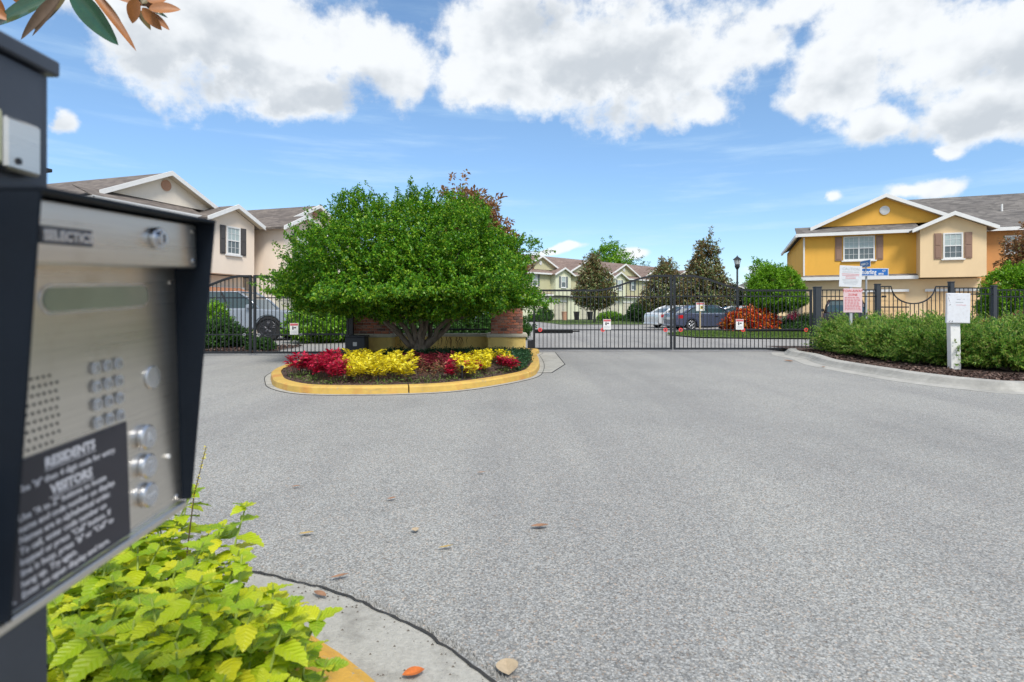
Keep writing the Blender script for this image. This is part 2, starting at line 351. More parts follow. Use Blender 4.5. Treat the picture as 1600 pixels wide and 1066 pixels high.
def roofmat(name,a,b):
    m,t,p=newmat(name); tcn=t.nodes.new('ShaderNodeTexCoord').outputs['Object']
    mp=t.nodes.new('ShaderNodeMapping'); mp.inputs['Rotation'].default_value=(0,0,0); t.links.new(tcn,mp.inputs[0])
    # courses follow height, so they run level on every slope
    br=t.nodes.new('ShaderNodeTexVoronoi'); br.inputs['Scale'].default_value=1; mp.inputs['Scale'].default_value=(3.0,3.0,14.0); t.links.new(mp.outputs[0],br.inputs['Vector'])
    s_=t.nodes.new('ShaderNodeSeparateColor'); t.links.new(br.outputs['Color'],s_.inputs[0])
    c=tramp(t,s_.outputs[0],[(.0,a),(1.,b)])
    sz=t.nodes.new('ShaderNodeSeparateXYZ'); t.links.new(tcn,sz.inputs[0])
    w=t.nodes.new('ShaderNodeMath'); w.operation='MULTIPLY'; w.inputs[1].default_value=16; t.links.new(sz.outputs[2],w.inputs[0])
    fr=t.nodes.new('ShaderNodeMath'); fr.operation='FRACT'; t.links.new(w.outputs[0],fr.inputs[0])
    c=tmix(t,1.0,c,tramp(t,fr.outputs[0],[(.0,(.72,.72,.72)),(.25,(1,1,1)),(1,(1.05,1.05,1.05))]),'MULTIPLY')
    c=tmix(t,1.0,c,tramp(t,tnoise(t,.7,5),[(.3,(.85,.85,.86)),(.7,(1.12,1.12,1.1))]),'MULTIPLY')
    t.links.new(c,p.inputs['Base Color']); p.inputs['Roughness'].default_value=.92; tbump(t,p,fr.outputs[0],.5,.03); return m
M['roof']=roofmat('brown_grey_shingle',(.105,.088,.08),(.20,.17,.15))
M['roof2']=roofmat('grey_shingle',(.095,.088,.085),(.19,.175,.165))
M['roof3']=roofmat('reddish_brown_shingle',(.17,.12,.10),(.26,.19,.165))
def brushed(name,col,rough):
    m,t,b=newmat(name); b.inputs['Metallic'].default_value=1
    f=tnoise(t,4,6,.7,(1,1,60)); c=tramp(t,f,[(.3,tuple(x*.9 for x in col)),(.7,tuple(min(1,x*1.06) for x in col))])
    f2=tnoise(t,14,4,.6); c=tmix(t,tramp(t,f2,[(.55,(0,0,0)),(.75,(.35,.35,.35))]),c,(.42,.36,.28))
    t.links.new(c,b.inputs['Base Color']); r=tramp(t,f,[(.2,(rough*.92,)*3),(.8,(rough*1.1,)*3)]); t.links.new(r,b.inputs['Roughness'])
    b.inputs['Anisotropic'].default_value=.5; return m
M['steel']=brushed('brushed_steel',(.70,.67,.62),.28)
M['button']=mat('steel_button',(.62,.64,.68),.25,1,.1,30)
M['placard']=mat('dark_placard',(.028,.027,.036),.45,0,.12,12)
M['lettering']=mat('pale_lettering',(.60,.60,.64),.5,0,.05,20)
M['lcd']=mat('display_window',(.20,.23,.16),.18,0,.15,12,coat=.4)
M['creamplastic']=mat('cream_plastic',(.50,.50,.32),.5,0,.1,10)
bm_,t_,b_=newmat('clay_brick'); M['brick']=bm_
c_=tramp(t_,t_.nodes.new('ShaderNodeObjectInfo').outputs['Random'],[(.0,(.20,.075,.05)),(.25,(.36,.12,.07)),(.5,(.44,.17,.10)),(.7,(.30,.13,.10)),(.85,(.13,.07,.06)),(1,(.45,.24,.17))])
c_=tmix(t_,tramp(t_,tnoise(t_,30,5,.7),[(.5,(0,0,0)),(.75,(.5,.5,.5))]),c_,(.15,.10,.09)); t_.links.new(c_,b_.inputs['Base Color']); b_.inputs['Roughness'].default_value=.9
tbump(t_,b_,tnoise(t_,60,4),.4,.01)
# ---------------------------------------------------------------- foliage tools
def unit(a): return a/np.maximum(np.linalg.norm(a,axis=1,keepdims=True),1e-9)
def leaf_quads(pos,axis,nrm,L,Wd,fold=.25):
    """each leaf: base, left, tip, right with a slight fold"""
    axis=unit(axis); side=unit(np.cross(axis,nrm)); up=np.cross(side,axis); n=len(pos)
    L=np.asarray(L).reshape(-1,1)*np.ones((n,1)); Wd=np.asarray(Wd).reshape(-1,1)*np.ones((n,1))
    a=pos; c=pos+axis*L-up*L*.12; mid=pos+axis*L*.5
    b=mid+side*Wd*.5+up*Wd*fold; d=mid-side*Wd*.5+up*Wd*fold
    V=np.stack([a,b,c,d],1).reshape(-1,3); F=np.arange(4*n).reshape(-1,4); return V,F
def crown(name,parent,m,center,radii,low,n_sh,per,leaf,wid,shoot,up=.35,shell=(.72,1.0),lump=.12,nl=60,sharp=25,cone=0.,fill=.15,seed=1,stray=0,flat=1.,droop=0.,kind=None):
    r=np.random.default_rng(seed); cen=np.array(center); rad=np.array(radii)
    nf=int(n_sh*fill); n=n_sh+nf
    d=unit(r.normal(size=(n,3))); lob=unit(r.normal(size=(nl,3))); amp=r.uniform(.2,1,nl)
    b=(np.exp((d@lob.T-1)*sharp)*amp).max(1)
    fr=r.uniform(shell[0],shell[1],n)**.7; fr[n_sh:]=r.uniform(.3,shell[0],nf)
    rr=fr*(1-lump+2*lump*b)
    p=d*rad; p[:,2]=np.where(d[:,2]<0,d[:,2]*low,p[:,2])
    if cone>0:
        t=np.clip(d[:,2],0,1); k=1-cone*t; p[:,0]*=k; p[:,1]*=k
    p=cen+p*rr[:,None]
    o=unit(d*np.array([1,1,.8])+r.normal(size=(n,3))*.35+np.array([0,0,up]))
    if stray:
        i=r.integers(0,n_sh,stray); p[i]+=o[i]*r.uniform(.1,.35,stray)[:,None]*shoot*2
    sl=shoot*r.uniform(.6,1.3,n)
    s_=r.uniform(0,1,(n,per)); q=p[:,None,:]+o[:,None,:]*(s_*sl[:,None])[:,:,None]
    q[:,:,2]-=droop*s_**2*sl[:,None]
    ax=o[:,None,:]*.5+r.normal(size=(n,per,3))*.75; q=q+unit(ax.reshape(-1,3)).reshape(n,per,3)*leaf*.35
    ax=ax.reshape(-1,3); q=q.reshape(-1,3); nr=r.normal(size=q.shape)*.5+np.array([0,0,1.0])+np.repeat(d,per,0)*.5
    lf=leaf*r.uniform(.65,1.2,len(q)); V,F=leaf_quads(q,ax,nr,lf,lf*wid)
    o_=link(name,fast_mesh(name,V,F,m),parent)
    if kind: o_['kind']=kind
    return o_
def limb(p0,p1,r0,r1,k=5,wob=.06,rs=random):
    p0,p1=Vector(p0),Vector(p1); L=(p1-p0).length; pts=[];rd=[]
    for i in range(k+1):
        t=i/k; q=p0.lerp(p1,t)
        if 0<i<k: q+=Vector((rs.uniform(-1,1),rs.uniform(-1,1),rs.uniform(-.5,.5)))*wob*L
        pts.append(q); rd.append(r0+(r1-r0)*t)
    return pts,rd
LM={}
LM['main']=leafmat('viburnum_leaf',[(.035,.14,.010),(.07,.225,.012),(.105,.295,.014),(.15,.36,.016),(.30,.46,.03)],rough=.42,trans=.38)
LM['dark']=leafmat('dark_leaf',[(.016,.035,.012),(.025,.055,.016),(.04,.075,.022),(.10,.085,.04)],rough=.4,trans=.15)
LM['magnolia']=leafmat('magnolia_leaf',[(.045,.09,.03),(.08,.14,.04),(.14,.20,.06),(.30,.27,.13)],back=(.34,.22,.11),rough=.30,trans=.1)
LM['bronze']=leafmat('bronze_leaf',[(.26,.13,.06),(.34,.19,.09),(.18,.10,.05),(.14,.15,.05)],back=(.36,.18,.08),rough=.45,trans=.2)
LM['bright']=leafmat('bright_leaf',[(.08,.22,.012),(.13,.32,.016),(.19,.41,.02),(.27,.48,.03)],rough=.4,trans=.35)
LM['mid']=leafmat('mid_green_leaf',[(.03,.08,.016),(.045,.12,.02),(.07,.17,.03)],rough=.45,trans=.3)
LM['juniper']=leafmat('juniper_needle',[(.05,.14,.025),(.10,.26,.035),(.19,.38,.045),(.32,.50,.07),(.34,.36,.10)],rough=.5,trans=.35)
LM['red']=leafmat('crimson_leaf',[(.28,.005,.035),(.42,.008,.045),(.55,.015,.06),(.64,.03,.07)],rough=.45,trans=.3)
LM['burg']=leafmat('burgundy_leaf',[(.14,.01,.03),(.22,.02,.04),(.30,.03,.06),(.26,.09,.06)],rough=.5,trans=.25)
LM['rusty']=leafmat('thin_reddish_leaf',[(.20,.04,.03),(.26,.08,.05),(.14,.16,.04),(.30,.14,.08)],rough=.5,trans=.25)
LM['yellow']=leafmat('yellow_leaf',[(.62,.50,.01),(.80,.68,.015),(.90,.78,.03),(.92,.85,.10)],rough=.5,trans=.3)
LM['cover']=leafmat('ground_cover_leaf',[(.02,.06,.025),(.03,.09,.035),(.05,.13,.05)],rough=.4,trans=.2)
LM['croton']=leafmat('croton_leaf',[(.40,.02,.015),(.60,.05,.02),(.70,.18,.02),(.75,.34,.03),(.25,.03,.02)],rough=.4,trans=.25)
LM['pink']=leafmat('pink_leaf',[(.30,.02,.08),(.40,.04,.12),(.2,.03,.05)],rough=.5)
LM['grassb']=leafmat('grass_blade',[(.07,.13,.02),(.12,.21,.03),(.17,.26,.05)],rough=.6,trans=.3)
# ================================================================ SETTING
poly_sheet('ground',[(-1500,-300),(1500,-300),(1500,2500),(-1500,2500)],-.05,M['ground'])['kind']='structure'
poly_sheet('entrance_road',[(-30,-14),(30,-14),(30,16.3),(-30,16.3)],0,M['asphalt'])['kind']='structure'
poly_sheet('inner_road',[(-30,16.3),(60,16.3),(75,62),(-26,62)],-.002,M['inner_road'])['kind']='structure'
def grass_patch(name,pts,z,n,label,h=.07):
    o=poly_sheet(name,pts,z,M['grass']); o['kind']='structure'
    r=np.random.default_rng(len(pts)+n); xs=[p[0] for p in pts]; ys=[p[1] for p in pts]
    X=r.uniform(min(xs),max(xs),n*3); Y=r.uniform(min(ys),max(ys),n*3); ins=np.zeros(len(X),bool); k=len(pts)
    for i in range(k):
        x1,y1=pts[i][:2]; x2,y2=pts[(i+1)%k][:2]
        cnd=((y1>Y)!=(y2>Y))&(X<(x2-x1)*(Y-y1)/((y2-y1)+1e-12)+x1); ins^=cnd
    X=X[ins][:n]; Y=Y[ins][:n]; p=np.stack([X,Y,np.full(len(X),z)],1)
    ax=r.normal(size=p.shape)*.35+np.array([0,0,1]); nr=r.normal(size=p.shape)
    V,F=leaf_quads(p,ax,nr,h*r.uniform(.5,1.3,len(p)),.025)
    g=link('grass',fast_mesh('grass',V,F,LM['grassb'])); tag(g,label,'grass',kind='stuff')
gp=[G(1040,524),G(1075,518.5),G(1300,517.5),G(1330,522),G(1290,530.5),G(1180,530),G(1090,528.5)]
grass_patch('lawn_strip',[(p.x,p.y) for p in gp],.05,14000,'strip of short green lawn just beyond the right gate leaf',.09)
grass_patch('far_lawn',[(4,46),(24,46),(40,66),(46,84),(10,62),(2,60)],.03,9000,'far band of lawn in front of the olive townhouses',.12)
# ---- foreground bed (round nosed kerb)
BC=Vector((-1.96,.24))
circ=lambda r_,n=96:[BC+Vector((math.cos(2*math.pi*i/n),math.sin(2*math.pi*i/n)))*r_ for i in range(n)]
mb=MB(); sweep(mb,circ(2.2),[(0.0,-.02),(0.0,.004),(-.30,.002),(-.30,-.02)],True); mb.build('gutter',M['gutter'])['kind']='structure'
def arc_piece(mb,r_,a0,a1,prof,n=10):
    path=[BC+Vector((math.cos(a0+(a1-a0)*i/n),math.sin(a0+(a1-a0)*i/n)))*r_ for i in range(n+1)]; sweep(mb,path,prof)
kr=empty('yellow_kerb',(0,0,0)); kr['kind']='structure'
for i in range(9):
    a0=R(40*i+21); a1=a0+R(40)-.003; mb=MB(); arc_piece(mb,2.2,a0,a1,[(0,.003),(.015,.04),(.06,.095),(.10,.11),(.19,.115),(.21,.10),(.21,-.02),(0,-.02)])
    mb.build('kerb_segment',M['yellow_kerb'],kr,smooth=False)
bed=poly_sheet('planting_bed',circ(2.0),.085,M['mulch']); bed['kind']='structure'
mb=MB(); r0=random.Random(3); path=[]
N=420
for i in range(N):
    a=2*math.pi*i/N; rr_=2.505+r0.uniform(-.006,.006)+.010*math.sin(a*7)+.005*math.sin(a*31); path.append(BC+Vector((math.cos(a),math.sin(a)))*rr_)
inner=[p+(p-BC).normalized()*-(.007+r0.uniform(0,.008)) for p in path]
for i in range(N): mb.v.append((path[i].x,path[i].y,.0075)); mb.v.append((inner[i].x,inner[i].y,.0065))
mb.f=[(2*i,2*((i+1)%N),2*((i+1)%N)+1,2*i+1) for i in range(N)]
mb.build('tar_seam',M['tar'])['kind']='structure'
# raised ragged asphalt lip with loose stones along the seam
st=MB()
for i in range(1500):
    a=r0.uniform(R(10),R(120)); rr_=2.515+abs(r0.gauss(0,.02)); p=BC+Vector((math.cos(a),math.sin(a)))*rr_; s=r0.uniform(.003,.006)
    st.add([(p.x+s*r0.uniform(-1,1.2),p.y-s,.0),(p.x+s,p.y+s*.2,.001),(p.x-s*.8,p.y+s,.0),(p.x,p.y,s*1.4+.006)],[(0,1,3),(1,2,3),(2,0,3)])
stn=mat('aggregate_stone',(.33,.33,.32),.9,0,.6,60); o=st.build('loose_stones',stn); tag(o,'loose aggregate stones along the ragged edge of the asphalt','stones',kind='stuff')
grit=MB(); rg=random.Random(77)
for i in range(420):
    a=rg.uniform(R(5),R(125)); rr_=2.2+(.3*rg.random() if i%3 else .29-abs(rg.gauss(0,.03))); p=BC+Vector((math.cos(a),math.sin(a)))*rr_; s=rg.uniform(.0015,.005)
    grit.add([(p.x-s,p.y-s,.004),(p.x+s*1.4,p.y-s*.5,.004),(p.x,p.y+s,.004),(p.x,p.y,.004+s)],[(0,1,3),(1,2,3),(2,0,3)])
tag(grit.build('gutter_grit',mat('grit',(.10,.085,.07),.9,0,.5,50)),'dark grit and crumbs scattered in the concrete gutter','grit',kind='stuff')
def chips(name,sampler,n,z,label,size=(.012,.04),parent=None):
    r=np.random.default_rng(n); pts=np.array([sampler(r) for _ in range(n)]); p=np.column_stack([pts,z+r.uniform(0,.02,n)])
    ax=r.normal(size=p.shape)*np.array([1,1,.25]); nr=np.array([0,0,1.])+r.normal(size=p.shape)*.45
    L=r.uniform(*size,n); V,F=leaf_quads(p,ax,nr,L,L*.45,.1)
    mm=leafmat(name+'_mat',[(.035,.02,.015),(.07,.04,.03),(.12,.07,.055),(.20,.14,.115),(.05,.03,.025)],rough=.9,trans=0)
    o=link('mulch_chips',fast_mesh(name,V,F,mm)); tag(o,label,'mulch',kind='stuff')
chips('front_mulch',lambda r:(lambda a,q:(BC.x+math.cos(a)*q,BC.y+math.sin(a)*q))(r.uniform(R(5),R(125)),1.93*math.sqrt(r.uniform(.2,1))),9000,.088,'dark wood mulch under the lime green foliage plants')
# ---- median island
ip=[(424,597),(433,606.5),(475,615),(557,616.5),(640,615),(709,611),(777,601.5),(829,590)]
isl=[G(*p).xy for p in ip]+[Vector((.52,11.3)),Vector((.62,13)),Vector((.62,15)),Vector((.55,16.3)),Vector((-2,16.5)),Vector((-4.7,16.4)),Vector((-4.75,14)),Vector((-4.6,12)),Vector((-4.4,10.6))]
isp=smooth_path(isl,6)
# length-wise kerb segments
ko=empty('median_kerb',(0,0,0)); ko['kind']='structure'
n=len(isp); seg=[]; acc=0; start=4
order=[isp[(start+i)%n] for i in range(n+1)]; cur=[order[0]]
prof=[(0,-.02),(.012,.085),(.04,.108),(.17,.112),(.18,-.02)]
for i in range(1,n+1):
    cur.append(order[i]); acc+=(order[i]-order[i-1]).length
    if acc>2.6 or i==n:
        q=[x.copy() for x in cur]; q[-1]=q[-1]+(q[-2]-q[-1]).normalized()*.02
        mb=MB(); sweep(mb,q,prof); mb.build('kerb_segment',M['yellow_kerb_old'],ko); cur=[order[i]]; acc=0
poly_sheet('median_bed',offset_path(isp,.175),.10,M['mulch'])['kind']='structure'
mb=MB(); sweep(mb,isp,[(0,-.02),(0,.005),(-.09,.003),(-.09,-.02)],True); mb.build('median_gutter',M['gutter'])['kind']='structure'
mb=MB(); sweep(mb,offset_path(isp,-.09),[(0,-.01),(0,.006),(-.012,.006),(-.012,-.01)],True); mb.build('median_seam',M['tar'])['kind']='structure'
ap=[Vector((.62,16.1)),Vector((.66,13.5)),Vector((.60,11.6)),Vector((.45,10.9)),Vector((.75,10.95)),Vector((1.15,12.6)),Vector((1.2,16.1))]
poly_sheet('concrete_apron',ap,.005,M['gutter'])['kind']='structure'
mb=MB(); sweep(mb,[Vector((.45,10.9)),Vector((.75,10.95)),Vector((1.15,12.6)),Vector((1.2,16.1))],[(0,-.01),(0,.008),(-.02,.008),(-.02,-.01)]); mb.build('apron_seam',M['tar'])['kind']='structure'
def inpoly(x,y,pts):
    c=False;k=len(pts)
    for i in range(k):
        x1,y1=pts[i][0],pts[i][1];x2,y2=pts[(i+1)%k][0],pts[(i+1)%k][1]
        if (y1>y)!=(y2>y) and x<(x2-x1)*(y-y1)/(y2-y1)+x1: c=not c
    return c
inner_isl=offset_path(isp,.2)
def smp(r):
    while True:
        x,y=r.uniform(-4.6,.6),r.uniform(8.2,12.5)
        if inpoly(x,y,inner_isl): return x,y
chips('median_mulch',smp,6000,.103,'brown mulch between the red and yellow plants of the median island',(.02,.06))
# ---- right kerb and bed
rk=[(1236,561),(1262,571),(1345,587),(1409,597.5),(1494,608),(1600,617)]
rp=[Vector((7.3,16.2)),Vector((6.9,15.2))]+[G(*p).xy for p in rk]+[Vector((8.6,7.9)),Vector((11,7.4)),Vector((16,7.2))]
rpath=smooth_path(rp,6,False)
rc=empty('right_kerb',(0,0,0)); rc['kind']='structure'
acc=0; cur=[rpath[0]]
for i in range(1,len(rpath)):
    cur.append(rpath[i]); acc+=(rpath[i]-rpath[i-1]).length
    if acc>2.4 or i==len(rpath)-1:
        q=[x.copy() for x in cur]; q[-1]=q[-1]+(q[-2]-q[-1]).normalized()*.015
        mb=MB(); sweep(mb,q,[(0,-.02),(0,.004),(.30,.006),(.36,.05),(.42,.115),(.48,.13),(.62,.13),(.63,-.02)]); mb.build('kerb_segment',M['concrete'],rc); cur=[rpath[i]]; acc=0
rin=offset_path(rpath,.62,False)
rbed=[(p.x,p.y) for p in rin]+[(16,17.5),(7.6,17.5)]
poly_sheet('hedge_bed',rbed,.10,M['mulch'])['kind']='structure'
chips('hedge_mulch',lambda r:(lambda k,o:(rin[k].x+o*.9,rin[k].y+o*.9))(int(r.integers(6,len(rin)-3)),r.uniform(.0,1.1)),7000,.103,'dark bark mulch along the foot of the juniper hedge',(.03,.08))
# ================================================================ ENTRY CALLBOX
pst=empty('gooseneck_post',(-.55,.5725,0),0,'dark grey square metal post with flat cap at the left edge','post')
MB().box(-.05,.05,-.05,.05,0,1.452).build('shaft',M['post'],pst,bevel=.003)
MB().box(-.057,.057,-.057,.057,1.453,1.470).build('cap',M['post'],pst,bevel=.002)
MB().box(.0502,.052,-.036,.038,1.36,1.445).build('access_panel',M['post'],pst,bevel=.0005)
sw=empty('junction_box',(-.4998,.575,1.336),0,'small worn steel box with a hole, bolted high on the dark post','metal box')
MB().box(.0,.014,-.022,.021,0,.052).build('steel_cover',M['steel'],sw,bevel=.003)
MB().cyl((.0141,-.008,.010),(1,0,0),.0035,.001,12).build('hole',M['blackplastic'],sw)
MB().box(.0,.016,-.040,-.026,.002,.055).build('side_block',M['creamplastic'],sw,bevel=.003)
cb=empty('entry_callbox',(0,0,0),0,'brushed steel gate entry intercom with keypad in a dark hood, left foreground','intercom')
cb.matrix_world=Matrix.Translation((-.414,.451,1.2))@Matrix.Rotation(R(90),4,'Z')@Matrix.Rotation(R(-3),4,'Y')
# local: x = away from the camera, -y = towards the road, z = up ; faces at y=0
UF=.258; ZT=.092; ZB=-.256
MB().box(-.04,UF,.004,.05,ZB,ZT).build('housing',M['navy'],cb,bevel=.002)
MB().box(-.03,UF-.001,-.0005,.0035,ZB+.004,ZT-.02).build('face_plate',M['steel'],cb)
for x0,x1 in ((-.003,.0),(UF,UF+.003)):
    MB().add([(x0,-.050,ZT),(x0,.055,ZT),(x0,.055,ZB-.0),(x0,-.011,ZB+.005),(x1,-.050,ZT),(x1,.055,ZT),(x1,.055,ZB),(x1,-.011,ZB+.005)],[(0,1,2,3),(7,6,5,4),(0,4,5,1),(1,5,6,2),(2,6,7,3),(3,7,4,0)]).build('hood_side',M['navy'],cb)
MB().box(-.0035,UF+.0035,-.051,.056,ZT,ZT+.004).build('hood_top',M['navy'],cb,bevel=.001)
MB().box(-.03,UF-.002,-.008,.0,ZB-.004,ZB+.004).build('bottom_lip',M['steel'],cb,bevel=.001)
lid=MB().box(.0,UF-.004,-.030,.002,.037,ZT-.002).build('lid',M['steel'],cb,bevel=.002)
# lock
MB().cyl((.1725,-.030,.068),(0,-1,0),.0115,.006,24).build('lock',M['button'],cb,bevel=.001,smooth='auto')
lk=MB().cyl((.1725,-.036,.068),(0,-1,0),.0075,.004,20).build('lock_barrel',M['button'],cb,smooth='auto')
MB().box(.1715,.1735,-.0405,-.040,.063,.072).build('key_slot',M['blackplastic'],cb)
bp_=MB().box(.020,.078,-.0315,-.0302,.053,.068).build('brand_plate',M['darkprint'],cb,bevel=.0004)
text_mesh('brand_text','SELECTICS',.0115,M['button'],bp_,(.022,-.0318,.0565),(R(90),0,0),bold=.0007,xs=1.02)
def stadium(x0,x1,z0,z1,y,m,name,parent,t=.001):
    r_=(z1-z0)/2; pts=[]
    for i in range(13): a=-math.pi/2+math.pi*i/12; pts.append((x1-r_+r_*math.cos(a),z0+r_+r_*math.sin(a)))
    for i in range(13): a=math.pi/2+math.pi*i/12; pts.append((x0+r_+r_*math.cos(a),z0+r_+r_*math.sin(a)))
    return MB().prism(pts,y,y-t).build(name,m,parent)
for sx_,sz_ in ((.008,.046),(.008,.082),(.246,.046),(.246,.082)): MB().cyl((sx_,-.030,sz_),(0,-1,0),.0028,.0012,10).build('screw',M['button'],cb)
for sx_,sz_ in ((.248,.020),(.248,-.244)): MB().cyl((sx_,-.0005,sz_),(0,-1,0),.0030,.0014,10).build('screw',M['button'],cb)
stadium(.052,.204,-.0085,.020,-.0006,M['button'],'display_bezel',cb,.0012)
stadium(.0555,.2005,-.005,.0165,-.0019,M['lcd'],'display_window',cb,.0006)
key=None
labels=['1','2','3','4','5','6','7','8','9','*','0','#']
for rw in range(4):
    for c in range(3):
        x=.1155+c*.0162; z=-.064-rw*.0182
        if key is None:
            key=MB().box(-.006,.006,-.0045,0,-.0062,.0062).build('key',M['button'],cb,bevel=.0022,seg=2,smooth=True); k_=key
        else: k_=key.copy(); COL.objects.link(k_); k_.parent=cb
        k_.location=(x,-.0007,z)
        text_mesh('key_digit',labels[rw*3+c],.008,M['darkprint'],k_,(0,-.0046,-.0028),(R(90),0,0),'CENTER',.0001)
MB().cyl((.206,-.0005,-.0885),(0,-1,0),.0135,.0025,28).build('reader_disc',M['button'],cb,bevel=.0008,smooth='auto')
for i,(z,s) in enumerate(((-.153,'A'),(-.186,'Z'),(-.219,'CALL'))):
    b_2=MB().cyl((.188,-.0005,z),(0,-1,0),.0137,.007,28).build('push_button',M['button'],cb,bevel=.0015,smooth='auto')
    text_mesh('button_letter',s,.016 if len(s)==1 else .0075,M['greyprint'],b_2,(.188,-.0077,z-(.0055 if len(s)==1 else .003)),(R(90),0,0),'CENTER',.0002)
MB().cyl((.2295,-.0005,-.188),(0,-1,0),.0026,.003,12).build('status_lamp',M['white'],cb)
dots=MB()
for i in range(9):
    for j in range(7):
        if i in (0,8) and j in (0,6): continue
        dots.cyl((.028+j*.0065+(i%2)*.0018,-.0005,-.062-i*.0075),(0,-1,0),.0014,.0006,6)
dots.build('speaker_hole',M['blackplastic'],cb)['kind']='stuff'
pl=MB().box(-.02,.158,-.0022,-.0006,ZB+.006,-.128).build('instruction_placard',M['placard'],cb)
def tl(s,x,z,size,al='LEFT',b_=.00012): return text_mesh('printed_text',s,size,M['lettering'],pl,(x,-.0024,z),(R(90),0,0),al,.0001,b_)
tl('RESIDENTS',.080,-.1425,.0125,'CENTER',.0005); MB().box(.049,.111,-.0026,-.0023,-.1452,-.1445).build('underline',M['lettering'],pl)
tl('Use "#" then 4 digit code for entry.',.020,-.1550,.0083)
tl('VISITORS',.080,-.1685,.0125,'CENTER',.0005); MB().box(.053,.107,-.0026,-.0023,-.1712,-.1705).build('underline',M['lettering'],pl)
for i,(s,nn) in enumerate((('Use "A to Z" buttons to locate','1.'),('name and code number on display.',''),('Names are in alphabetical order.',''),('To call, enter code number on','2.'),('keypad or press "Call" button. If',''),('line is busy, press "#" or "Call" to',''),('hang up. Try again.',''),('Enter on open display and turn.','3.'))):
    z=-.1790-i*.0094; tl(s,.020,z,.0083)
    if nn: tl(nn,.008,z,.0090,b_=.0003)
# ================================================================ FOREGROUND PLANTS
def serrated(L,Wd,seedv,curl=.25,teeth=7):
    r=random.Random(seedv); vs=[(0,0,0)]; nspan=teeth*2; left=[];right=[];mid=[]
    for i in range(1,nspan):
        t=i/nspan; w=Wd/2*math.sin(math.pi*min(1,t**.72))**.8*(1.0 if i%2 else .84)
        y=L*t+(L*.035 if i%2 else 0); z=-curl*L*t*t+r.uniform(-.01,.01)*L; ru=.10*Wd*math.sin(i*1.5+seedv)
        mid.append((0,y,z)); left.append((-w,y+.01*L,z+.22*w+ru*.35)); right.append((w,y+.01*L,z+.22*w-ru*.35))
    tip=(0,L*1.04,-curl*L*1.1); n=len(mid); V=[(0,0,0)]+mid+left+right+[tip]; F=[]
    m0,l0,r0_,tp=1,1+n,1+2*n,1+3*n
    F+=[(0,m0,l0),(0,r0_,m0),(m0+n-1,tp,l0+n-1),(m0+n-1,r0_+n-1,tp)]
    for i in range(n-1): F+=[(m0+i,m0+i+1,l0+i+1,l0+i),(m0+i,r0_+i,r0_+i+1,m0+i+1)]
    return V,F
m,t,b=newmat('lime_coleus_leaf'); LM['lime']=m
f=t.nodes.new('ShaderNodeObjectInfo').outputs['Random']
c=tramp(t,f,[(.0,(.20,.36,.012)),(.25,(.30,.48,.012)),(.5,(.42,.56,.012)),(.8,(.58,.64,.014)),(1.,(.68,.66,.02))])
c=tmix(t,tramp(t,tnoise(t,22,4,.6),[(.42,(0,0,0)),(.68,(.55,.55,.55))]),c,(.50,.52,.04))
# pale midrib and side veins
tcn=t.nodes.new('ShaderNodeTexCoord').outputs['Object']; sx=t.nodes.new('ShaderNodeSeparateXYZ'); t.links.new(tcn,sx.inputs[0])
def tm(op,*a):
    n_=t.nodes.new('ShaderNodeMath'); n_.operation=op
    for i,x in enumerate(a):
        if isinstance(x,(int,float)): n_.inputs[i].default_value=x
        else: t.links.new(x,n_.inputs[i])
    return n_.outputs[0]
ax_=tm('ABSOLUTE',sx.outputs[0]); rib=tm('LESS_THAN',ax_,.0011)
vf=tm('ABSOLUTE',tm('SUBTRACT',tm('FRACT',tm('MULTIPLY',tm('SUBTRACT',sx.outputs[1],tm('MULTIPLY',ax_,.8)),85)),.5)); vv=tm('LESS_THAN',vf,.05)
c=tmix(t,tm('MULTIPLY',tm('MAXIMUM',rib,vv),.20),c,(.60,.66,.10))
c=tmix(t,tramp(t,tnoise(t,75,3,.7),[(.66,(0,0,0)),(.74,(.8,.8,.8))]),c,(.22,.15,.03)); t.links.new(c,b.inputs['Base Color']); b.inputs['Roughness'].default_value=.42; b.inputs['Specular IOR Level'].default_value=.45
hb=tm('ADD',tm('MULTIPLY',vf,2.),tnoise(t,90,3)); tbump(t,b,hb,.55,.003)
tr=t.nodes.new('ShaderNodeBsdfTranslucent'); t.links.new(c,tr.inputs[0]); mx=t.nodes.new('ShaderNodeMixShader'); mx.inputs[0].default_value=.35
t.links.new(b.outputs[0],mx.inputs[1]); t.links.new(tr.outputs[0],mx.inputs[2]); t.links.new(mx.outputs[0],t.nodes['Material Output'].inputs[0])
leafmeshes=[]
for i in range(5):
    V,F=serrated(.078*[1,.95,1.05,.9,1][i],( .058)*[1,.95,1,.9,1.08][i],i+1,[.15,.3,.22,.4,.1][i],6)
    me=bpy.data.meshes.new('leaf'); me.from_pydata(V,[],F); me.materials.append(LM['lime'])
    for p in me.polygons: p.use_smooth=True
    leafmeshes.append(me)
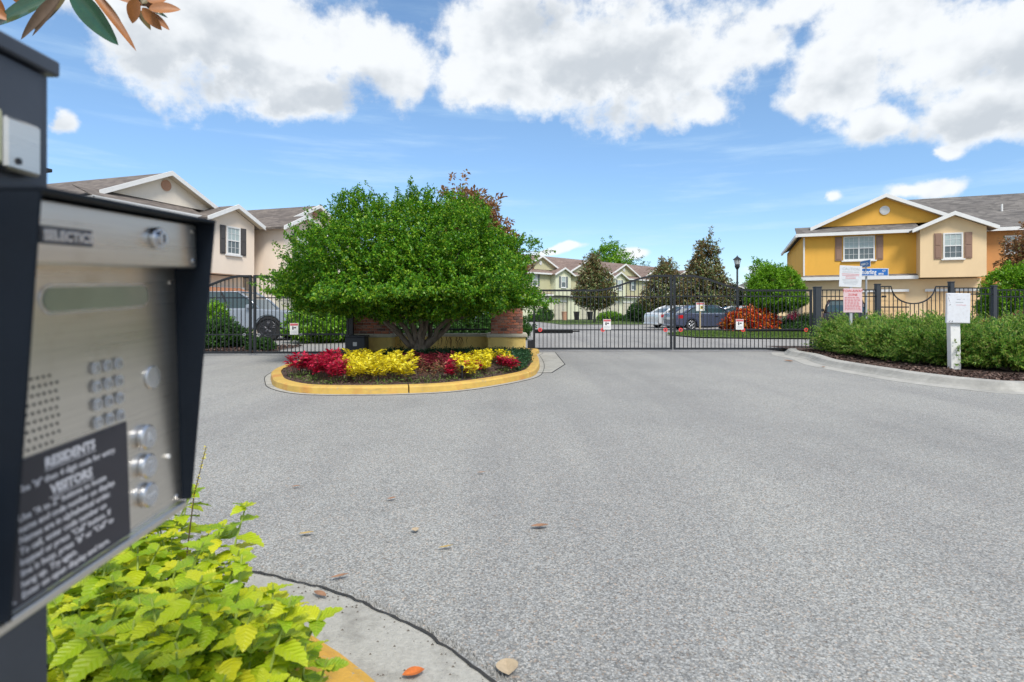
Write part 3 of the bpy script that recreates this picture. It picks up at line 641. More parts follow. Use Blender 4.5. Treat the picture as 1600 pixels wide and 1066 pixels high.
def leaf_plant(h,nb,seedv,label):
    r=random.Random(seedv); root=empty('foliage_plant',(0,0,0),0,label,'plant','lime green foliage plants under the intercom'); mb=MB()
    for k in range(nb):
        a=2*math.pi*k/nb+r.uniform(-.4,.4); lean=r.uniform(.18,.42) if nb>1 else .1; hh=h*r.uniform(.72,1.05)
        pts=[Vector((math.cos(a)*lean*hh*s_**1.3,math.sin(a)*lean*hh*s_**1.3,hh*s_)) for s_ in (0,.25,.5,.75,1)]
        mb.tube(pts,[.0035,.003,.0028,.0024,.0018],6)
        nd=max(5,int(hh/.038))
        for j in range(nd):
            s_=.30+.70*(j+.5)/nd; i0=min(3,int(s_*4)); q=pts[i0].lerp(pts[i0+1],s_*4-i0)
            top=j>=nd-1; sc=(1.12-.45*s_)*r.uniform(.82,1.12)
            for w in range(2 if not top else 4):
                az=a+j*math.pi/2+w*(math.pi if not top else math.pi/2)+r.uniform(-.35,.35)
                pit=r.uniform(-.30,.28) if not top else r.uniform(.15,.6)
                if top: sc=.5*r.uniform(.8,1.2)
                lo=link('leaf',leafmeshes[r.randrange(5)],root,q,(pit,r.uniform(-.35,.35),az-math.pi/2)); lo.scale=(sc,)*3
    mb.build('stem',M['stem'],root); return root
protos=[leaf_plant(.36,5,11,''),leaf_plant(.40,5,12,''),leaf_plant(.22,5,13,''),leaf_plant(.30,5,14,'')]
spots=[(-.62,1.46,1.87),(-.50,1.33,1.87),(-.72,1.62,1.86),(-.60,1.24,1.69),(-.84,1.70,1.85),(-.45,1.20,1.82),(-.95,1.80,1.86),(-1.08,1.86,1.84),(-.88,1.56,1.7),(-.70,1.40,1.71),(-1.24,1.86,1.7),(-1.36,1.98,1.72),(-1.18,1.72,1.6)]; rr0=random.Random(21); tries=0
while tries<9000 and len(spots)<80:
    tries+=1; y=rr0.uniform(.86,2.17); x=rr0.uniform(-2.0,-.35)
    d=(Vector((x,y))-BC).length
    if d>(1.84 if x>-1.15 else 1.92) or x/y<-1.02: continue
    if abs(x+.55)<.09 and abs(y-.57)<.1: continue
    gap=(Vector((x,y))-Vector((-1.0,1.76))).length
    if gap<.21: continue
    mn=.118
    if all((x-a)**2+(y-b_)**2>mn*mn for a,b_,_ in spots): spots.append((x,y,d))
adj=['bright yellow-green','fresh lime','pale lime','broad-leaved lime']; used=set()
LB=[]
for i,(x,y,d) in enumerate(spots):
    edge=d>1.66 and x>-1.05; tall=(not edge and y>1.2)
    k=(2 if edge else (1 if tall else (0 if i%2 else 3)))
    if edge and i%3==0: k=3
    o=protos[k] if k not in used else copy_tree(protos[k]); used.add(k)
    o.location=(x,y,.08); s_=rr0.uniform(.9,1.12)*(1.15 if tall else (1.38 if edge else 1.0)); o.rotation_euler=(0,0,rr0.uniform(0,6.28)); o.scale=(s_,)*3; o['group']='lime green foliage plants under the intercom'
    o['label']=('low lime green serrated-leaf plant at the edge by the yellow kerb' if edge else ('tall lime green serrated-leaf plant at the back of the bed below the intercom' if tall else 'lime green serrated-leaf plant low in the bed in front of the camera'))
    LB.append(o)
ordlabels(LB,'lime green serrated plant','under the intercom','lime green foliage plants under the intercom',.2)
for k,pr in enumerate(protos):
    if k not in used:
        for ch in list(pr.children): bpy.data.objects.remove(ch)
        bpy.data.objects.remove(pr)
# tall flower spike beside the hood
fs=empty('flower_spike',(-1.10,1.93,.08),0,'thin bare flower spike rising above the lime plants beside the hood','plant')
mb=MB(); pts=[(0,0,0),(.01,0,.3),(.035,0,.5),(.075,0,.66)]; mb.tube(pts,[.003,.0025,.002,.001],6).build('stem',M['soilstem'],fs)
r=np.random.default_rng(5); q=np.array([np.array(pts[2])+(np.array(pts[3])-np.array(pts[2]))*t_ for t_ in r.uniform(-.3,1,60)]); V,F=leaf_quads(q,r.normal(size=q.shape)+[0,0,.6],r.normal(size=q.shape),.009,.004)
link('flowers',fast_mesh('flowers',V,F,LM['yellow']),fs)
# ================================================================ FALLEN LEAVES
def fallen(px,py,L,wd,rot,m,label,flip=0):
    V,F=[],[]; n=8
    for i in range(n+1):
        t_=i/n; w=wd/2*math.sin(math.pi*t_)**.8; z=.012+.018*(t_-.4)**2*L/.08+.35*w*flip
        V+=[(-w,L*t_,z+.25*w),(0,L*t_,z),(w,L*t_,z+.35*w)]
    for i in range(n): F+=[(3*i,3*i+1,3*i+4,3*i+3),(3*i+1,3*i+2,3*i+5,3*i+4)]
    me=bpy.data.meshes.new('fallen_leaf'); me.from_pydata(V,[],F); me.materials.append(m)
    o=link('fallen_leaf',me,None,G(px,py,.004),(0,0,rot)); tag(o,label,'leaf'); return o
lb=mat('dry_leaf_brown',(.26,.14,.08),.7,0,.3,40); lt=mat('dry_leaf_tan',(.42,.33,.22),.8,0,.15,60); lo_=mat('dry_leaf_orange',(.50,.13,.02),.5,0,.3,40); lg=mat('dry_leaf_ochre',(.36,.26,.10),.7,0,.2,40)
fallen(510,937,.075,.03,R(60),lb,'curled brown leaf on the gutter near the asphalt seam',.6)
fallen(515,908,.085,.025,R(-65),lb,'brown leaf lying across the seam beside the gutter',.4)
fallen(795,1062,.085,.075,R(8),lt,'large broad tan leaf at the bottom edge on the asphalt')
fallen(628,1062,.075,.05,R(-70),lo_,'bright orange curled leaf on the gutter at the bottom edge',.15)
fallen(466,838,.08,.03,R(-75),lg,'ochre leaf on asphalt, right of the lime plants')
fallen(829,826,.10,.045,R(-85),lb,'brown leaf alone in the middle of the asphalt')
fallen(684,860,.08,.022,R(-70),lg,'narrow ochre leaf on the asphalt below the median')
fallen(650,834,.05,.04,R(20),lt,'small tan crumpled leaf left of the brown mid-road leaf')
fallen(455,763,.06,.025,R(-80),lb,'small brown leaf on the asphalt right of the flower spike')
fallen(745,741,.07,.02,R(-80),lb,'thin dark leaf far out on the asphalt')
fallen(605,783,.06,.03,R(-60),lb,'small reddish leaf on the asphalt between spike and median')
fallen(1240,566,.25,.12,R(30),lb,'brown leaf litter at the kerb corner by the right gate')
fallen(1288,575,.09,.07,R(0),lb,'brown leaf on the pale right kerb in front of the hedge')
# ================================================================ MAGNOLIA SPRAY (top left, near)
mg=empty('magnolia_branch',P(120,-260,1.75),0,'overhanging magnolia branch with dark green and rust brown leaves, top left','branch')
gl=mat('magnolia_green',(.018,.075,.035),.25,0,.25,20,coat=.3); rl=mat('magnolia_rust',(.30,.11,.025),.5,0,.35,18); bl_=mat('magnolia_brown',(.13,.085,.055),.6,0,.25,18); ol_=mat('magnolia_olive',(.12,.09,.025),.5,0,.3,18)
def bigleaf(L,Wd,curl,n=12):
    V,F=[],[]
    for i in range(n+1):
        t_=i/n; w=Wd/2*math.sin(math.pi*t_**.85)**.75; z=-curl*L*t_*t_
        V+=[(-w,L*t_,z+.25*w),(-w*.5,L*t_,z+.09*w),(0,L*t_,z),(w*.5,L*t_,z+.09*w),(w,L*t_,z+.25*w)]
    for i in range(n):
        for j in range(4): F.append((5*i+j,5*i+j+1,5*i+5+j+1,5*i+5+j))
    me=bpy.data.meshes.new('leaf'); me.from_pydata(V,[],F)
    for p in me.polygons: p.use_smooth=True
    return me
def place_leaf(a,b_,d,wd,m,curl=.1,tilt=0.):
    """leaf from pixel a (base) to pixel b (tip) at distance d"""
    p0=P(*a,d); p1=P(*b_,d+.02); ax=(p1-p0); L=ax.length; me=bigleaf(L,wd,curl); me.materials.append(m)
    y=ax.normalized(); z0=Vector((math.sin(tilt),-math.cos(tilt),.25)); x=y.cross(z0).normalized(); z=x.cross(y)
    o=link('leaf',me,mg); o.matrix_local=Matrix.Translation(p0-mg.location)@Matrix((x,y,z)).transposed().to_4x4(); return o
dd=1.75
place_leaf((88,-8),(-18,38),dd,.062,gl,.05,.2); place_leaf((100,-15),(24,60),dd-.05,.03,bl_,.1,.6); place_leaf((98,-10),(52,56),dd,.014,bl_,-.1,.9)
place_leaf((112,-25),(68,54),dd+.03,.058,ol_,-.15,-.2); place_leaf((108,-20),(181,69),dd-.03,.068,gl,.06,-.3); place_leaf((130,-30),(214,68),dd,.030,rl,.15,.7)
place_leaf((140,-18),(190,30),dd+.05,.02,ol_,.1,.8); place_leaf((150,-35),(240,8),dd,.075,rl,.05,0.); place_leaf((215,-2),(204,36),dd-.02,.045,rl,.1,.2)
place_leaf((214,14),(236,46),dd,.022,ol_,.1,.5); place_leaf((222,12),(252,47),dd-.02,.034,rl,.05,-.3); place_leaf((228,16),(265,45),dd+.02,.026,rl,.1,.5)
place_leaf((232,14),(281,12),dd-.03,.040,rl,.1,.1); place_leaf((230,2),(262,-6),dd,.04,rl,.1,.4); place_leaf((228,10),(262,26),dd+.03,.014,gl,.1,.4)
place_leaf((-20,-10),(7,20),dd,.035,rl,.1,0); place_leaf((-25,10),(14,30),dd,.035,rl,.1,.3); place_leaf((20,-15),(36,9),dd,.03,rl,.1,0); place_leaf((222,6),(240,-14),dd,.03,ol_,.1,.4)
place_leaf((60,-40),(20,-8),dd,.05,gl,.1,0); place_leaf((170,-50),(215,-15),dd,.05,gl,.1,0); place_leaf((110,-60),(80,-120),dd,.06,gl,.1,0); place_leaf((160,-70),(210,-130),dd,.06,gl,.1,0)
mb=MB()
def br(a,b_,r0_,r1_):
    p0=P(*a,dd+.01)-mg.location; p1=P(*b_,dd+.01)-mg.location; p,q=limb(p0,p1,r0_,r1_,5,.03); mb.tube(p,q,7)
br((-400,-500),(120,-140),.02,.009); br((120,-140),(108,-18),.007,.004); br((120,-140),(226,8),.007,.004); br((60,-180),(-22,-8),.005,.003); br((140,-130),(150,-35),.005,.003)
mb.build('twig',M['bark_grey'],mg,smooth=True)
# ================================================================ GATES
def lerp(a,b_,t_): return a+(b_-a)*t_
def sstep(t_): t_=max(0,min(1,t_)); return t_*t_*(3-2*t_)
def signplate(parent,x,z,w=.22,h=.30,y=-.035):
    s=MB().box(x-w/2,x+w/2,y-.004,y,z-h/2,z+h/2).build('warning_sign',M['white'],parent,bevel=.001)
    MB().box(x-w/2+.008,x+w/2-.008,y-.0065,y-.0045,z+h/2-.065,z+h/2-.01).build('red_header',M['redfade'],s)
    MB().box(x-.05,x-.01,y-.0065,y-.0045,z-.02,z+.05).box(x+.0,x+.055,y-.0065,y-.0045,z+.015,z+.05).cyl((x-.03,y-.0045,z+.065),(0,-1,0),.014,.002,10).build('pictogram',M['darkprint'],s)
    for k in range(3): MB().box(x-w/2+.03,x+w/2-.03,y-.0065,y-.0045,z-.06-k*.025,z-.053-k*.025).build('print_line',M['greyprint'],s)
def gate(name,x0,x1,y,zlow,zhigh,zmid,zlo,meet,label,flat,npk,refl,sign,zb=.05,rise_end=.9,rbig=True):
    """leaf from x0 to x1; 'meet' is the side (+1 right, -1 left) where the leaves meet and the top is highest"""
    g=empty('driveway_gate',(x0,y,0),0,label,'gate'); w=x1-x0
    def top(t_):
        if meet<0: t_=1-t_
        return lerp(zlow,zhigh,sstep((t_-flat)/(rise_end-flat)) if t_>flat else 0)
    hl=top(0); hr=top(1)
    MB().box(0,.06,-.03,.03,zb,hl).build('stile',M['iron'],g,bevel=.004); MB().box(w-.06,w,-.03,.03,zb,hr).build('stile',M['iron'],g,bevel=.004)
    mb=MB(); n=40
    pts=[(.0+w*i/n,top(i/n)) for i in range(n+1)]
    mb.prism(pts+[(a,b_-.055) for a,b_ in reversed(pts)],-.032,.032); mb.build('top_rail',M['iron'],g)
    for z,hh in ((zmid,.03),(zlo,.03)): MB().box(.06,w-.06,-.02,.02,z-hh/2,z+hh/2).build('rail',M['iron'],g)
    MB().box(.06,w-.06,-.028,.028,zb,zb+.055).build('bottom_rail',M['iron'],g)
    for i in range(npk):
        x=.06+(w-.12)*(i+1)/(npk+1); zt=top(x/w)-.04
        MB().box(x-.0085,x+.0085,-.0085,.0085,zb+.05,zt).build('picket',M['iron'],g)
    for t_ in refl:
        x=w*t_; r_=MB().cyl((x,-.022,zlo),(0,-1,0),.058 if rbig else .035,.01,20).build('reflector',M['redref'] if rbig else M['greyprint'],g); MB().cyl((x,-.0325,zlo),(0,-1,0),.026,.004,12).build('reflector_centre',M['darkprint'],r_)
    if sign is not None: signplate(g,w*sign[0],sign[1])
    return g
YG=16.6; KG=YG/FP
gx=lambda px:(px-800)*KG
gz=lambda py:CH+(HZ-py)*KG
g1=gate('g',gx(833),gx(1050.3),YG,gz(452.5),gz(429.5),gz(464),gz(515.5),1,'tall black driveway gate leaf with curved top, right of the island wall',.44,33,(.05,.5,.95),(.53,gz(507)))
g2=gate('g',gx(1052.3),gx(1268.5),YG,gz(452.5),gz(429.5),gz(463),gz(515.5),-1,'tall black driveway gate leaf with curved top, beside the right fence post',.44,33,(.05,.5,.955),(.475,gz(507)))
MB().box(.03,1.15,.04,.10,gz(521),gz(516)).box(1.0,1.35,.05,.08,gz(519),gz(517)).build('operator_arm',M['blackplastic'],g1,bevel=.01)
MB().box(2.1,3.95,.04,.10,gz(518),gz(514)).build('operator_arm',M['blackplastic'],g2,bevel=.01)
MB().box(-.16,-.04,-.06,.06,.08,.32).box(-.04,.0,-.03,.03,.12,.20).cyl((-.02,0,.03),(0,0,1),.03,.3,12).build('hinge',M['iron'],g1,bevel=.006)
YL=15.1; kl=YL/FP; lx=lambda px:(px-800)*kl; lz=lambda py:CH+(HZ-py)*kl
g3=gate('g',lx(240),lx(393),YL,lz(452),lz(430),lz(465.5),lz(523),1,'black driveway gate leaf with curved top, directly right of the intercom hood',.35,22,(.1,.5,.93),None,rbig=False)
g4=gate('g',lx(396.5),lx(545),YL,lz(452),lz(430),lz(465.5),lz(523),-1,'black driveway gate leaf partly behind the round tree, left of the island',.35,22,(.06,.5,.93),(.43,lz(514)),rbig=False)
MB().box(.9,2.3,.04,.09,lz(524),lz(521)).build('operator_arm',M['blackplastic'],g4,bevel=.01)
mb=MB().box(-.08,.08,-.08,.08,0,2.05); o=mb.build('gate_post',M['charcoal'],None,bevel=.006,loc=(lx(235),YL,0)); tag(o,'charcoal gate post hidden behind the intercom hood','post')
o=MB().box(-.055,.055,-.055,.055,0,1.75).build('gate_post',M['iron'],None,bevel=.006,loc=(lx(549),YL,0)); tag(o,'black gate post behind the round tree beside the left brick pier','post')
# ================================================================ ISLAND WALL
def pier(cx,cy,wb,zb,wt,zt,label):
    p=empty('brick_pier',(cx,cy,0),0,label,'pier')
    MB().box(-wb/2,wb/2,-wb/2,wb/2,0,zb-.09).build('stucco_base',M['stucco_y'],p,bevel=.01)
    MB().box(-wb/2-.05,wb/2+.05,-wb/2-.05,wb/2+.05,zb-.09,zb).build('ledge',M['cap'],p,bevel=.02,seg=2,smooth=True)
    MB().box(-wt/2+.012,wt/2-.012,-wt/2+.012,wt/2-.012,zb,zt).build('mortar_core',M['mortar'],p)
    n=5; bl=(wt+.0)/n; h=.075; bm_=None; r_=random.Random(int(cx*10)); rows=int((zt-zb)/h)
    bx=bpy.data.meshes.get('brick')
    if bx is None:
        tmp=MB().box(-.093,.093,-.022,.022,-.031,.031).build('brick',M['brick'],None,bevel=.005); bx=tmp.data; bpy.data.objects.remove(tmp)
    def put(x,y,z,rz):
        o=link('brick',bx,p,(x,y,z),(r_.uniform(-.01,.01),r_.uniform(-.01,.01),rz)); o.scale=(bl/.2*r_.uniform(.98,1.0),1,1)
    for j in range(rows):
        z=zb+h*(j+.5); off=.5*bl if j%2 else 0
        for i in range(n):
            x=-wt/2+bl*(i+.5)+off
            if x+bl/2<=wt/2+.01: put(x,-wt/2+.012,z,0)
        if j%2:
            o=link('brick',bx,p,(-wt/2+bl*.25,-wt/2+.012,z)); o.scale=(bl/.2*.47,1,1); o=link('brick',bx,p,(wt/2-bl*.25,-wt/2+.012,z)); o.scale=(bl/.2*.47,1,1)
        for i in range(n-1):
            y=-wt/2+bl*(i+.5)+.05+(.5*bl if not j%2 else 0)
            if y<wt/2-.05: put(wt/2-.012,y,z,R(90)); put(-wt/2+.012,y,z,R(90))
    MB().box(-wt/2-.06,wt/2+.06,-wt/2-.06,wt/2+.06,zb+rows*h,zb+rows*h+.08).build('cap',M['cap'],p,bevel=.015)
    return p
ZL=CH-38*15.2/FP
pier((585-800)/FP*15.7,15.75,1.14,ZL,.98,2.0,'brick pier on yellow stucco base behind the round tree, left one')
pier((792-800)/FP*15.7,15.75,1.00,ZL,.84,2.0,'brick pier on yellow stucco base at the right end of the island wall')
xw0=(585-800)/FP*15.7+.572; xw1=(792-800)/FP*15.7-.502
sw_=empty('stucco_wall',((xw0+xw1)/2,15.85,0),0,'low yellow stucco wall with stained face between the two brick piers','wall'); hw=(xw1-xw0)/2
MB().box(-hw,hw,-.12,.12,0,ZL-.09).build('wall',M['stucco_y'],sw_)
MB().box(-hw,hw,-.18,.18,ZL-.09,ZL-.012).build('ledge',M['cap'],sw_,bevel=.02,seg=2,smooth=True)
sm=mat('rust_stain',(.16,.07,.02),.9,0,.4,30); mb=MB(); r_=random.Random(9)
for i in range(26):
    x=r_.uniform(-hw+.1,hw-.1) if i<18 else r_.uniform(0,hw*.6); z=ZL-.10; pts=[]
    for j in range(6): pts.append((x+r_.uniform(-.03,.03),-.1215,z)); z-=r_.uniform(.03,.09)
    mb.tube(pts,[.006,.008,.006,.005,.003,.001],4)
mb.build('rust_streaks',sm,sw_)['kind']='stuff'  # rust stains running down the stucco from the ledge, modelled as thin tubes
wf=empty('wall_fence',((xw0+xw1)/2,15.9,ZL),0,'black picket fence standing on the low yellow wall behind the tree trunk','fence')
MB().box(-hw,hw,-.02,.02,.07,.12).build('bottom_rail',M['iron'],wf); MB().box(-hw,hw,-.02,.02,1.05,1.09).build('top_rail',M['iron'],wf)
nn=int(2*hw/.115)
for i in range(nn): x=-hw+2*hw*(i+.5)/nn; MB().box(x-.0085,x+.0085,-.0085,.0085,.12,1.05).build('picket',M['iron'],wf)
gb=empty('gate_operator_cabinet',((557-800)/FP*14.7,14.75,0),0,'dark grey metal gate operator cabinet left of the island wall','cabinet')
MB().box(-.25,.25,-.2,.2,.06,.50).build('body',M['charcoal'],gb,bevel=.012); MB().box(-.265,.265,-.215,.215,.50,.545).build('lid',M['charcoal'],gb,bevel=.012)
MB().box(-.05,.05,-.204,-.2005,.28,.38).build('sticker',M['white'],gb); MB().box(-.22,.22,-.18,.18,0,.06).build('plinth',M['concrete'],gb)
# ================================================================ MAIN TREE
TX=(655-800)/FP*13.2; tr_=empty('round_topped_tree',(TX,13.2,.1),0,'large dome-shaped green tree with several trunks on the median island','tree')
mb=MB(); rt=random.Random(4)
mb.tube([(0,0,-.05),(0,0,.10),(.01,0,.28),(.02,0,.42)],[.28,.21,.17,.13],14)
ends=[(-1.7,.2,1.35),(-1.15,-.5,1.5),(-.7,.4,1.9),(-.35,-.35,2.0),(.15,.3,2.2),(.45,-.3,1.9),(.9,.3,1.7),(1.5,-.2,1.45),(1.9,.4,1.35),(-2.1,.1,1.5),(.2,-.8,1.6)]
for i,e_ in enumerate(ends):
    b0=Vector((math.copysign(min(.09,abs(e_[0])*.12),e_[0]),e_[1]*.1,.20)); m1=Vector((e_[0]*.38,e_[1]*.3,.55+.15*rt.random()+.12*e_[2])); e2=Vector(e_)
    p1,q1=limb(b0,m1,.068,.05,4,.07,rt); p2,q2=limb(m1,e2,.052,.028,5,.06,rt); mb.tube(p1+p2[1:],q1+q2[1:],9)
    for j in range(4):
        a=rt.uniform(0,6.28); s0=p2[3].lerp(p2[5],rt.random()); tip=s0+Vector((math.cos(a)*rt.uniform(.5,1.1)+e_[0]*.15,math.sin(a)*rt.uniform(.4,.9),rt.uniform(.2,.9)))
        p3,q3=limb(s0,tip,.03,.01,4,.06,rt); mb.tube(p3,q3,6)
for i in range(14):
    a=rt.uniform(0,6.28); p3,q3=limb((math.cos(a)*.3,math.sin(a)*.3,.9),(math.cos(a)*rt.uniform(1,2.2),math.sin(a)*rt.uniform(1,2),rt.uniform(1.3,2.4)),.03,.01,5,.05,rt); mb.tube(p3,q3,6)
mb.build('trunk',M['bark'],tr_,smooth=True)
crown('crown',tr_,LM['main'],(-.16,0,1.48),(2.95,2.6,2.14),.48,6800,30,.062,.60,.24,up=.45,shell=(.74,1.0),lump=.20,nl=95,sharp=50,fill=.40,seed=5,stray=260)
# wild shoots that break the outline
r=np.random.default_rng(8); shoots=[((-.75,0,3.45),(-.45,-.2,.55)),((-1.75,-.2,3.0),(-.75,0,.45)),((2.35,-.3,2.4),(.75,-.1,.0)),((2.45,0,2.7),(.3,.1,-.05)),((-.3,.3,3.55),(.25,0,.25)),((-2.7,0,2.4),(-.4,0,.5)),((1.2,-.3,3.1),(.2,0,.3)),((-2.9,-.3,1.5),(-.5,-.1,.05)),((.6,.1,3.4),(.1,0,.3)),((2.4,-.6,1.35),(.15,0,-.4)),((-1.2,.1,3.2),(-.2,0,.3))]
Vs=[];Fs=[];c0=0; mbs=MB()
for a,b_ in shoots:
    a=np.array(a);b_=np.array(b_); mbs.tube([tuple(a-b_*.5),tuple(a+b_*.5),tuple(a+b_)],[.008,.005,.002],5)
    tt=r.uniform(-.4,1,95); q=a+b_*tt[:,None]+r.normal(size=(95,3))*.055*(1.2-tt)[:,None]; V,F=leaf_quads(q,r.normal(size=q.shape)*.8+b_,r.normal(size=q.shape)*.5+[0,0,1],.06,.033); Vs.append(V);Fs.append(F+c0);c0+=len(V)
link('loose_shoots',fast_mesh('loose_shoots',np.vstack(Vs),np.vstack(Fs),LM['main']),tr_); mbs.build('shoot_stems',M['bark'],tr_)
# ================================================================ ISLAND PLANTS
def flower_proto(name,m,n,rad,h,leaf,wid,seed,label,cat,group):
    root=empty(name,(0,0,0),0,label,cat,group); r=np.random.default_rng(seed)
    ns=max(5,n//16); mb=MB(); Q=[];A=[]
    for i in range(ns):
        a=r.uniform(0,6.28); rr_=rad*math.sqrt(r.uniform(0,1)); tip=np.array([math.cos(a)*rr_,math.sin(a)*rr_,h*r.uniform(.6,1.05)]); base=tip*np.array([.25,.25,0])
        mb.tube([tuple(base),tuple((base+tip)/2+[0,0,.02]),tuple(tip)],[.004,.003,.002],5)
        kq=n//ns; t_=r.uniform(.25,1,kq)**.6; q=base+(tip-base)*t_[:,None]; ang=r.uniform(0,6.28,kq); ax=np.stack([np.cos(ang),np.sin(ang),r.uniform(-.1,.9,kq)],1); Q.append(q);A.append(ax)
    Q=np.vstack(Q);A=np.vstack(A); L=leaf*r.uniform(.7,1.2,len(Q)); V,F=leaf_quads(Q,A,r.normal(size=Q.shape)*.3+[0,0,1],L,L*wid,.15)
    link('leaves',fast_mesh('leaves',V,F,m),root); mb.build('stem',M['soilstem'],root); return root
def scatter(proto_list,pts,z,labelf,group,sc=(.85,1.15),seed=1):
    r_=random.Random(seed); used=set(); objs=[]; lab=labelf(0,*pts[0])
    for i,(x,y) in enumerate(pts):
        k=i%len(proto_list); o=proto_list[k] if k not in used else copy_tree(proto_list[k]); used.add(k)
        o.location=(x,y,z); s_=r_.uniform(*sc); o.scale=(s_,)*3; o.rotation_euler=(0,0,r_.uniform(0,6.28)); objs.append(o)
    what,where=lab.split(' | '); ordlabels(objs,what,where,group,.34)
def grid_pts(px0,px1,d0,d1,step,seed,cond=None):
    """scatter positions on the ground between two viewing columns and two distances"""
    r_=random.Random(seed); out=[]; y=d0
    while y<=d1:
        xa=(px0-800)/FP*y; xb=(px1-800)/FP*y; x=xa+step*.5*r_.random()
        while x<=xb:
            q=(x+r_.uniform(-.05,.05),y+r_.uniform(-.06,.06))
            if inpoly(q[0],q[1],offset_path(isp,.36)) and (cond is None or cond(*q)): out.append(q)
            x+=step
        y+=step*.95
    return out
reds=[flower_proto('crimson_plant',LM['red'],210,.20,.33,.085,.42,s,'','plant','') for s in (1,2)]
scatter(reds,grid_pts(452,540,8.6,10.3,.34,1,lambda x,y:y>8.55),.10,lambda i,x,y:'crimson leafy plant | of left red cluster','crimson plants in the left cluster',seed=1)
yel=[flower_proto('yellow_plant',LM['yellow'],240,.20,.29,.075,.45,s,'','plant','') for s in (3,4)]
scatter(yel,grid_pts(541,640,8.75,11.3,.36,2,lambda x,y:True),.10,lambda i,x,y:'bright yellow leafy plant | of yellow patch left of centre','yellow plants left of centre',seed=2)
bur=[flower_proto('burgundy_plant',LM['burg'],190,.19,.20,.075,.4,s,'','plant','') for s in (5,6)]
scatter(bur,grid_pts(628,735,10.1,12.0,.38,3),.10,lambda i,x,y:'burgundy leafy plant | of dark red patch at back','burgundy plants at the back centre',seed=3)
rus=[flower_proto('sparse_reddish_plant',LM['rusty'],60,.14,.24,.06,.4,s,'','plant','') for s in (7,8)]
scatter(rus,grid_pts(642,722,8.9,9.9,.32,4),.10,lambda i,x,y:'sparse thin reddish plant | in middle of island','sparse reddish plants in the middle',seed=4)
y2=[flower_proto('yellow_plant',LM['yellow'],210,.19,.28,.075,.45,s,'','plant','') for s in (9,10)]
scatter(y2,grid_pts(714,778,9.2,10.6,.36,5)+grid_pts(738,790,10.7,12.2,.45,5),.10,lambda i,x,y:'bright yellow leafy plant | of yellow patch on the right','yellow plants on the right',seed=5)
r2=[flower_proto('crimson_plant',LM['red'],130,.12,.26,.075,.42,s,'','plant','') for s in (12,13)]
scatter(r2,[(-.95,9.35),(-.72,9.35),(-1.0,9.15),(-.62,9.5)],.10,lambda i,x,y:'crimson plant | left of right yellow patch','crimson plants right of centre',seed=6)
r3=[flower_proto('crimson_plant',LM['red'],130,.12,.26,.075,.42,s,'','plant','') for s in (14,)]
scatter(r3,[(-.1,10.3),(.0,10.05),(-.2,10.5)],.10,lambda i,x,y:'crimson plant | at right end of flowers','crimson plants at the right end',seed=7)
# dark green ground cover
r=np.random.default_rng(17); pts=[]; io=offset_path(isp,.24)
while len(pts)<7000:
    x,y=r.uniform(-2.9,.6),r.uniform(10.0,13.6)
    if not inpoly(x,y,io): continue
    px=800+x*FP/y
    if y<12.4 and px<778: continue
    if y<11.2 and x<.05: continue
    pts.append((x,y))
p=np.array(pts); q=np.column_stack([p,.1+r.uniform(.03,.15,len(p))]); 
q=np.repeat(q,5,0)+r.normal(size=(len(q)*5,3))*.035; V,F=leaf_quads(q,r.normal(size=q.shape)+[0,0,.3],r.normal(size=q.shape)*.5+[0,0,1],.05,.025)
tag(link('ground_cover',fast_mesh('ground_cover',V,F,LM['cover'])),'low dark green ground cover behind and right of the flowers','ground cover',kind='stuff')
# weeds at the kerb
r=np.random.default_rng(18); q=[]
while len(q)<350:
    i=int(r.integers(0,60)); pth=offset_path(isp,.26+.25*r.random()); a=pth[i]
    q.append((a.x+r.normal()*.06,a.y+r.normal()*.06,.1+abs(r.normal())*.03))
q=np.repeat(np.array(q),3,0)+r.normal(size=(1050,3))*.02; V,F=leaf_quads(q,r.normal(size=q.shape)+[0,0,.8],r.normal(size=q.shape),.05,.012)
tag(link('weeds',fast_mesh('weeds',V,F,LM['grassb'])),'thin green weeds along the inside of the yellow island kerb','weeds',kind='stuff')
for px,d,lb2 in ((591,8.75,'small black bed light in front of the yellow plants left of centre'),(722,9.1,'small black bed light in front of the right yellow plants')):
    b2=empty('bed_light',((px-800)/FP*d,d,.1),0,lb2,'garden light'); MB().cyl((0,0,0),(0,0,1),.012,.16,10).build('stake',M['iron'],b2); MB().cyl((0,0,.16),(0,0,1),.028,.06,14).build('lamp_head',M['iron'],b2,bevel=.006)
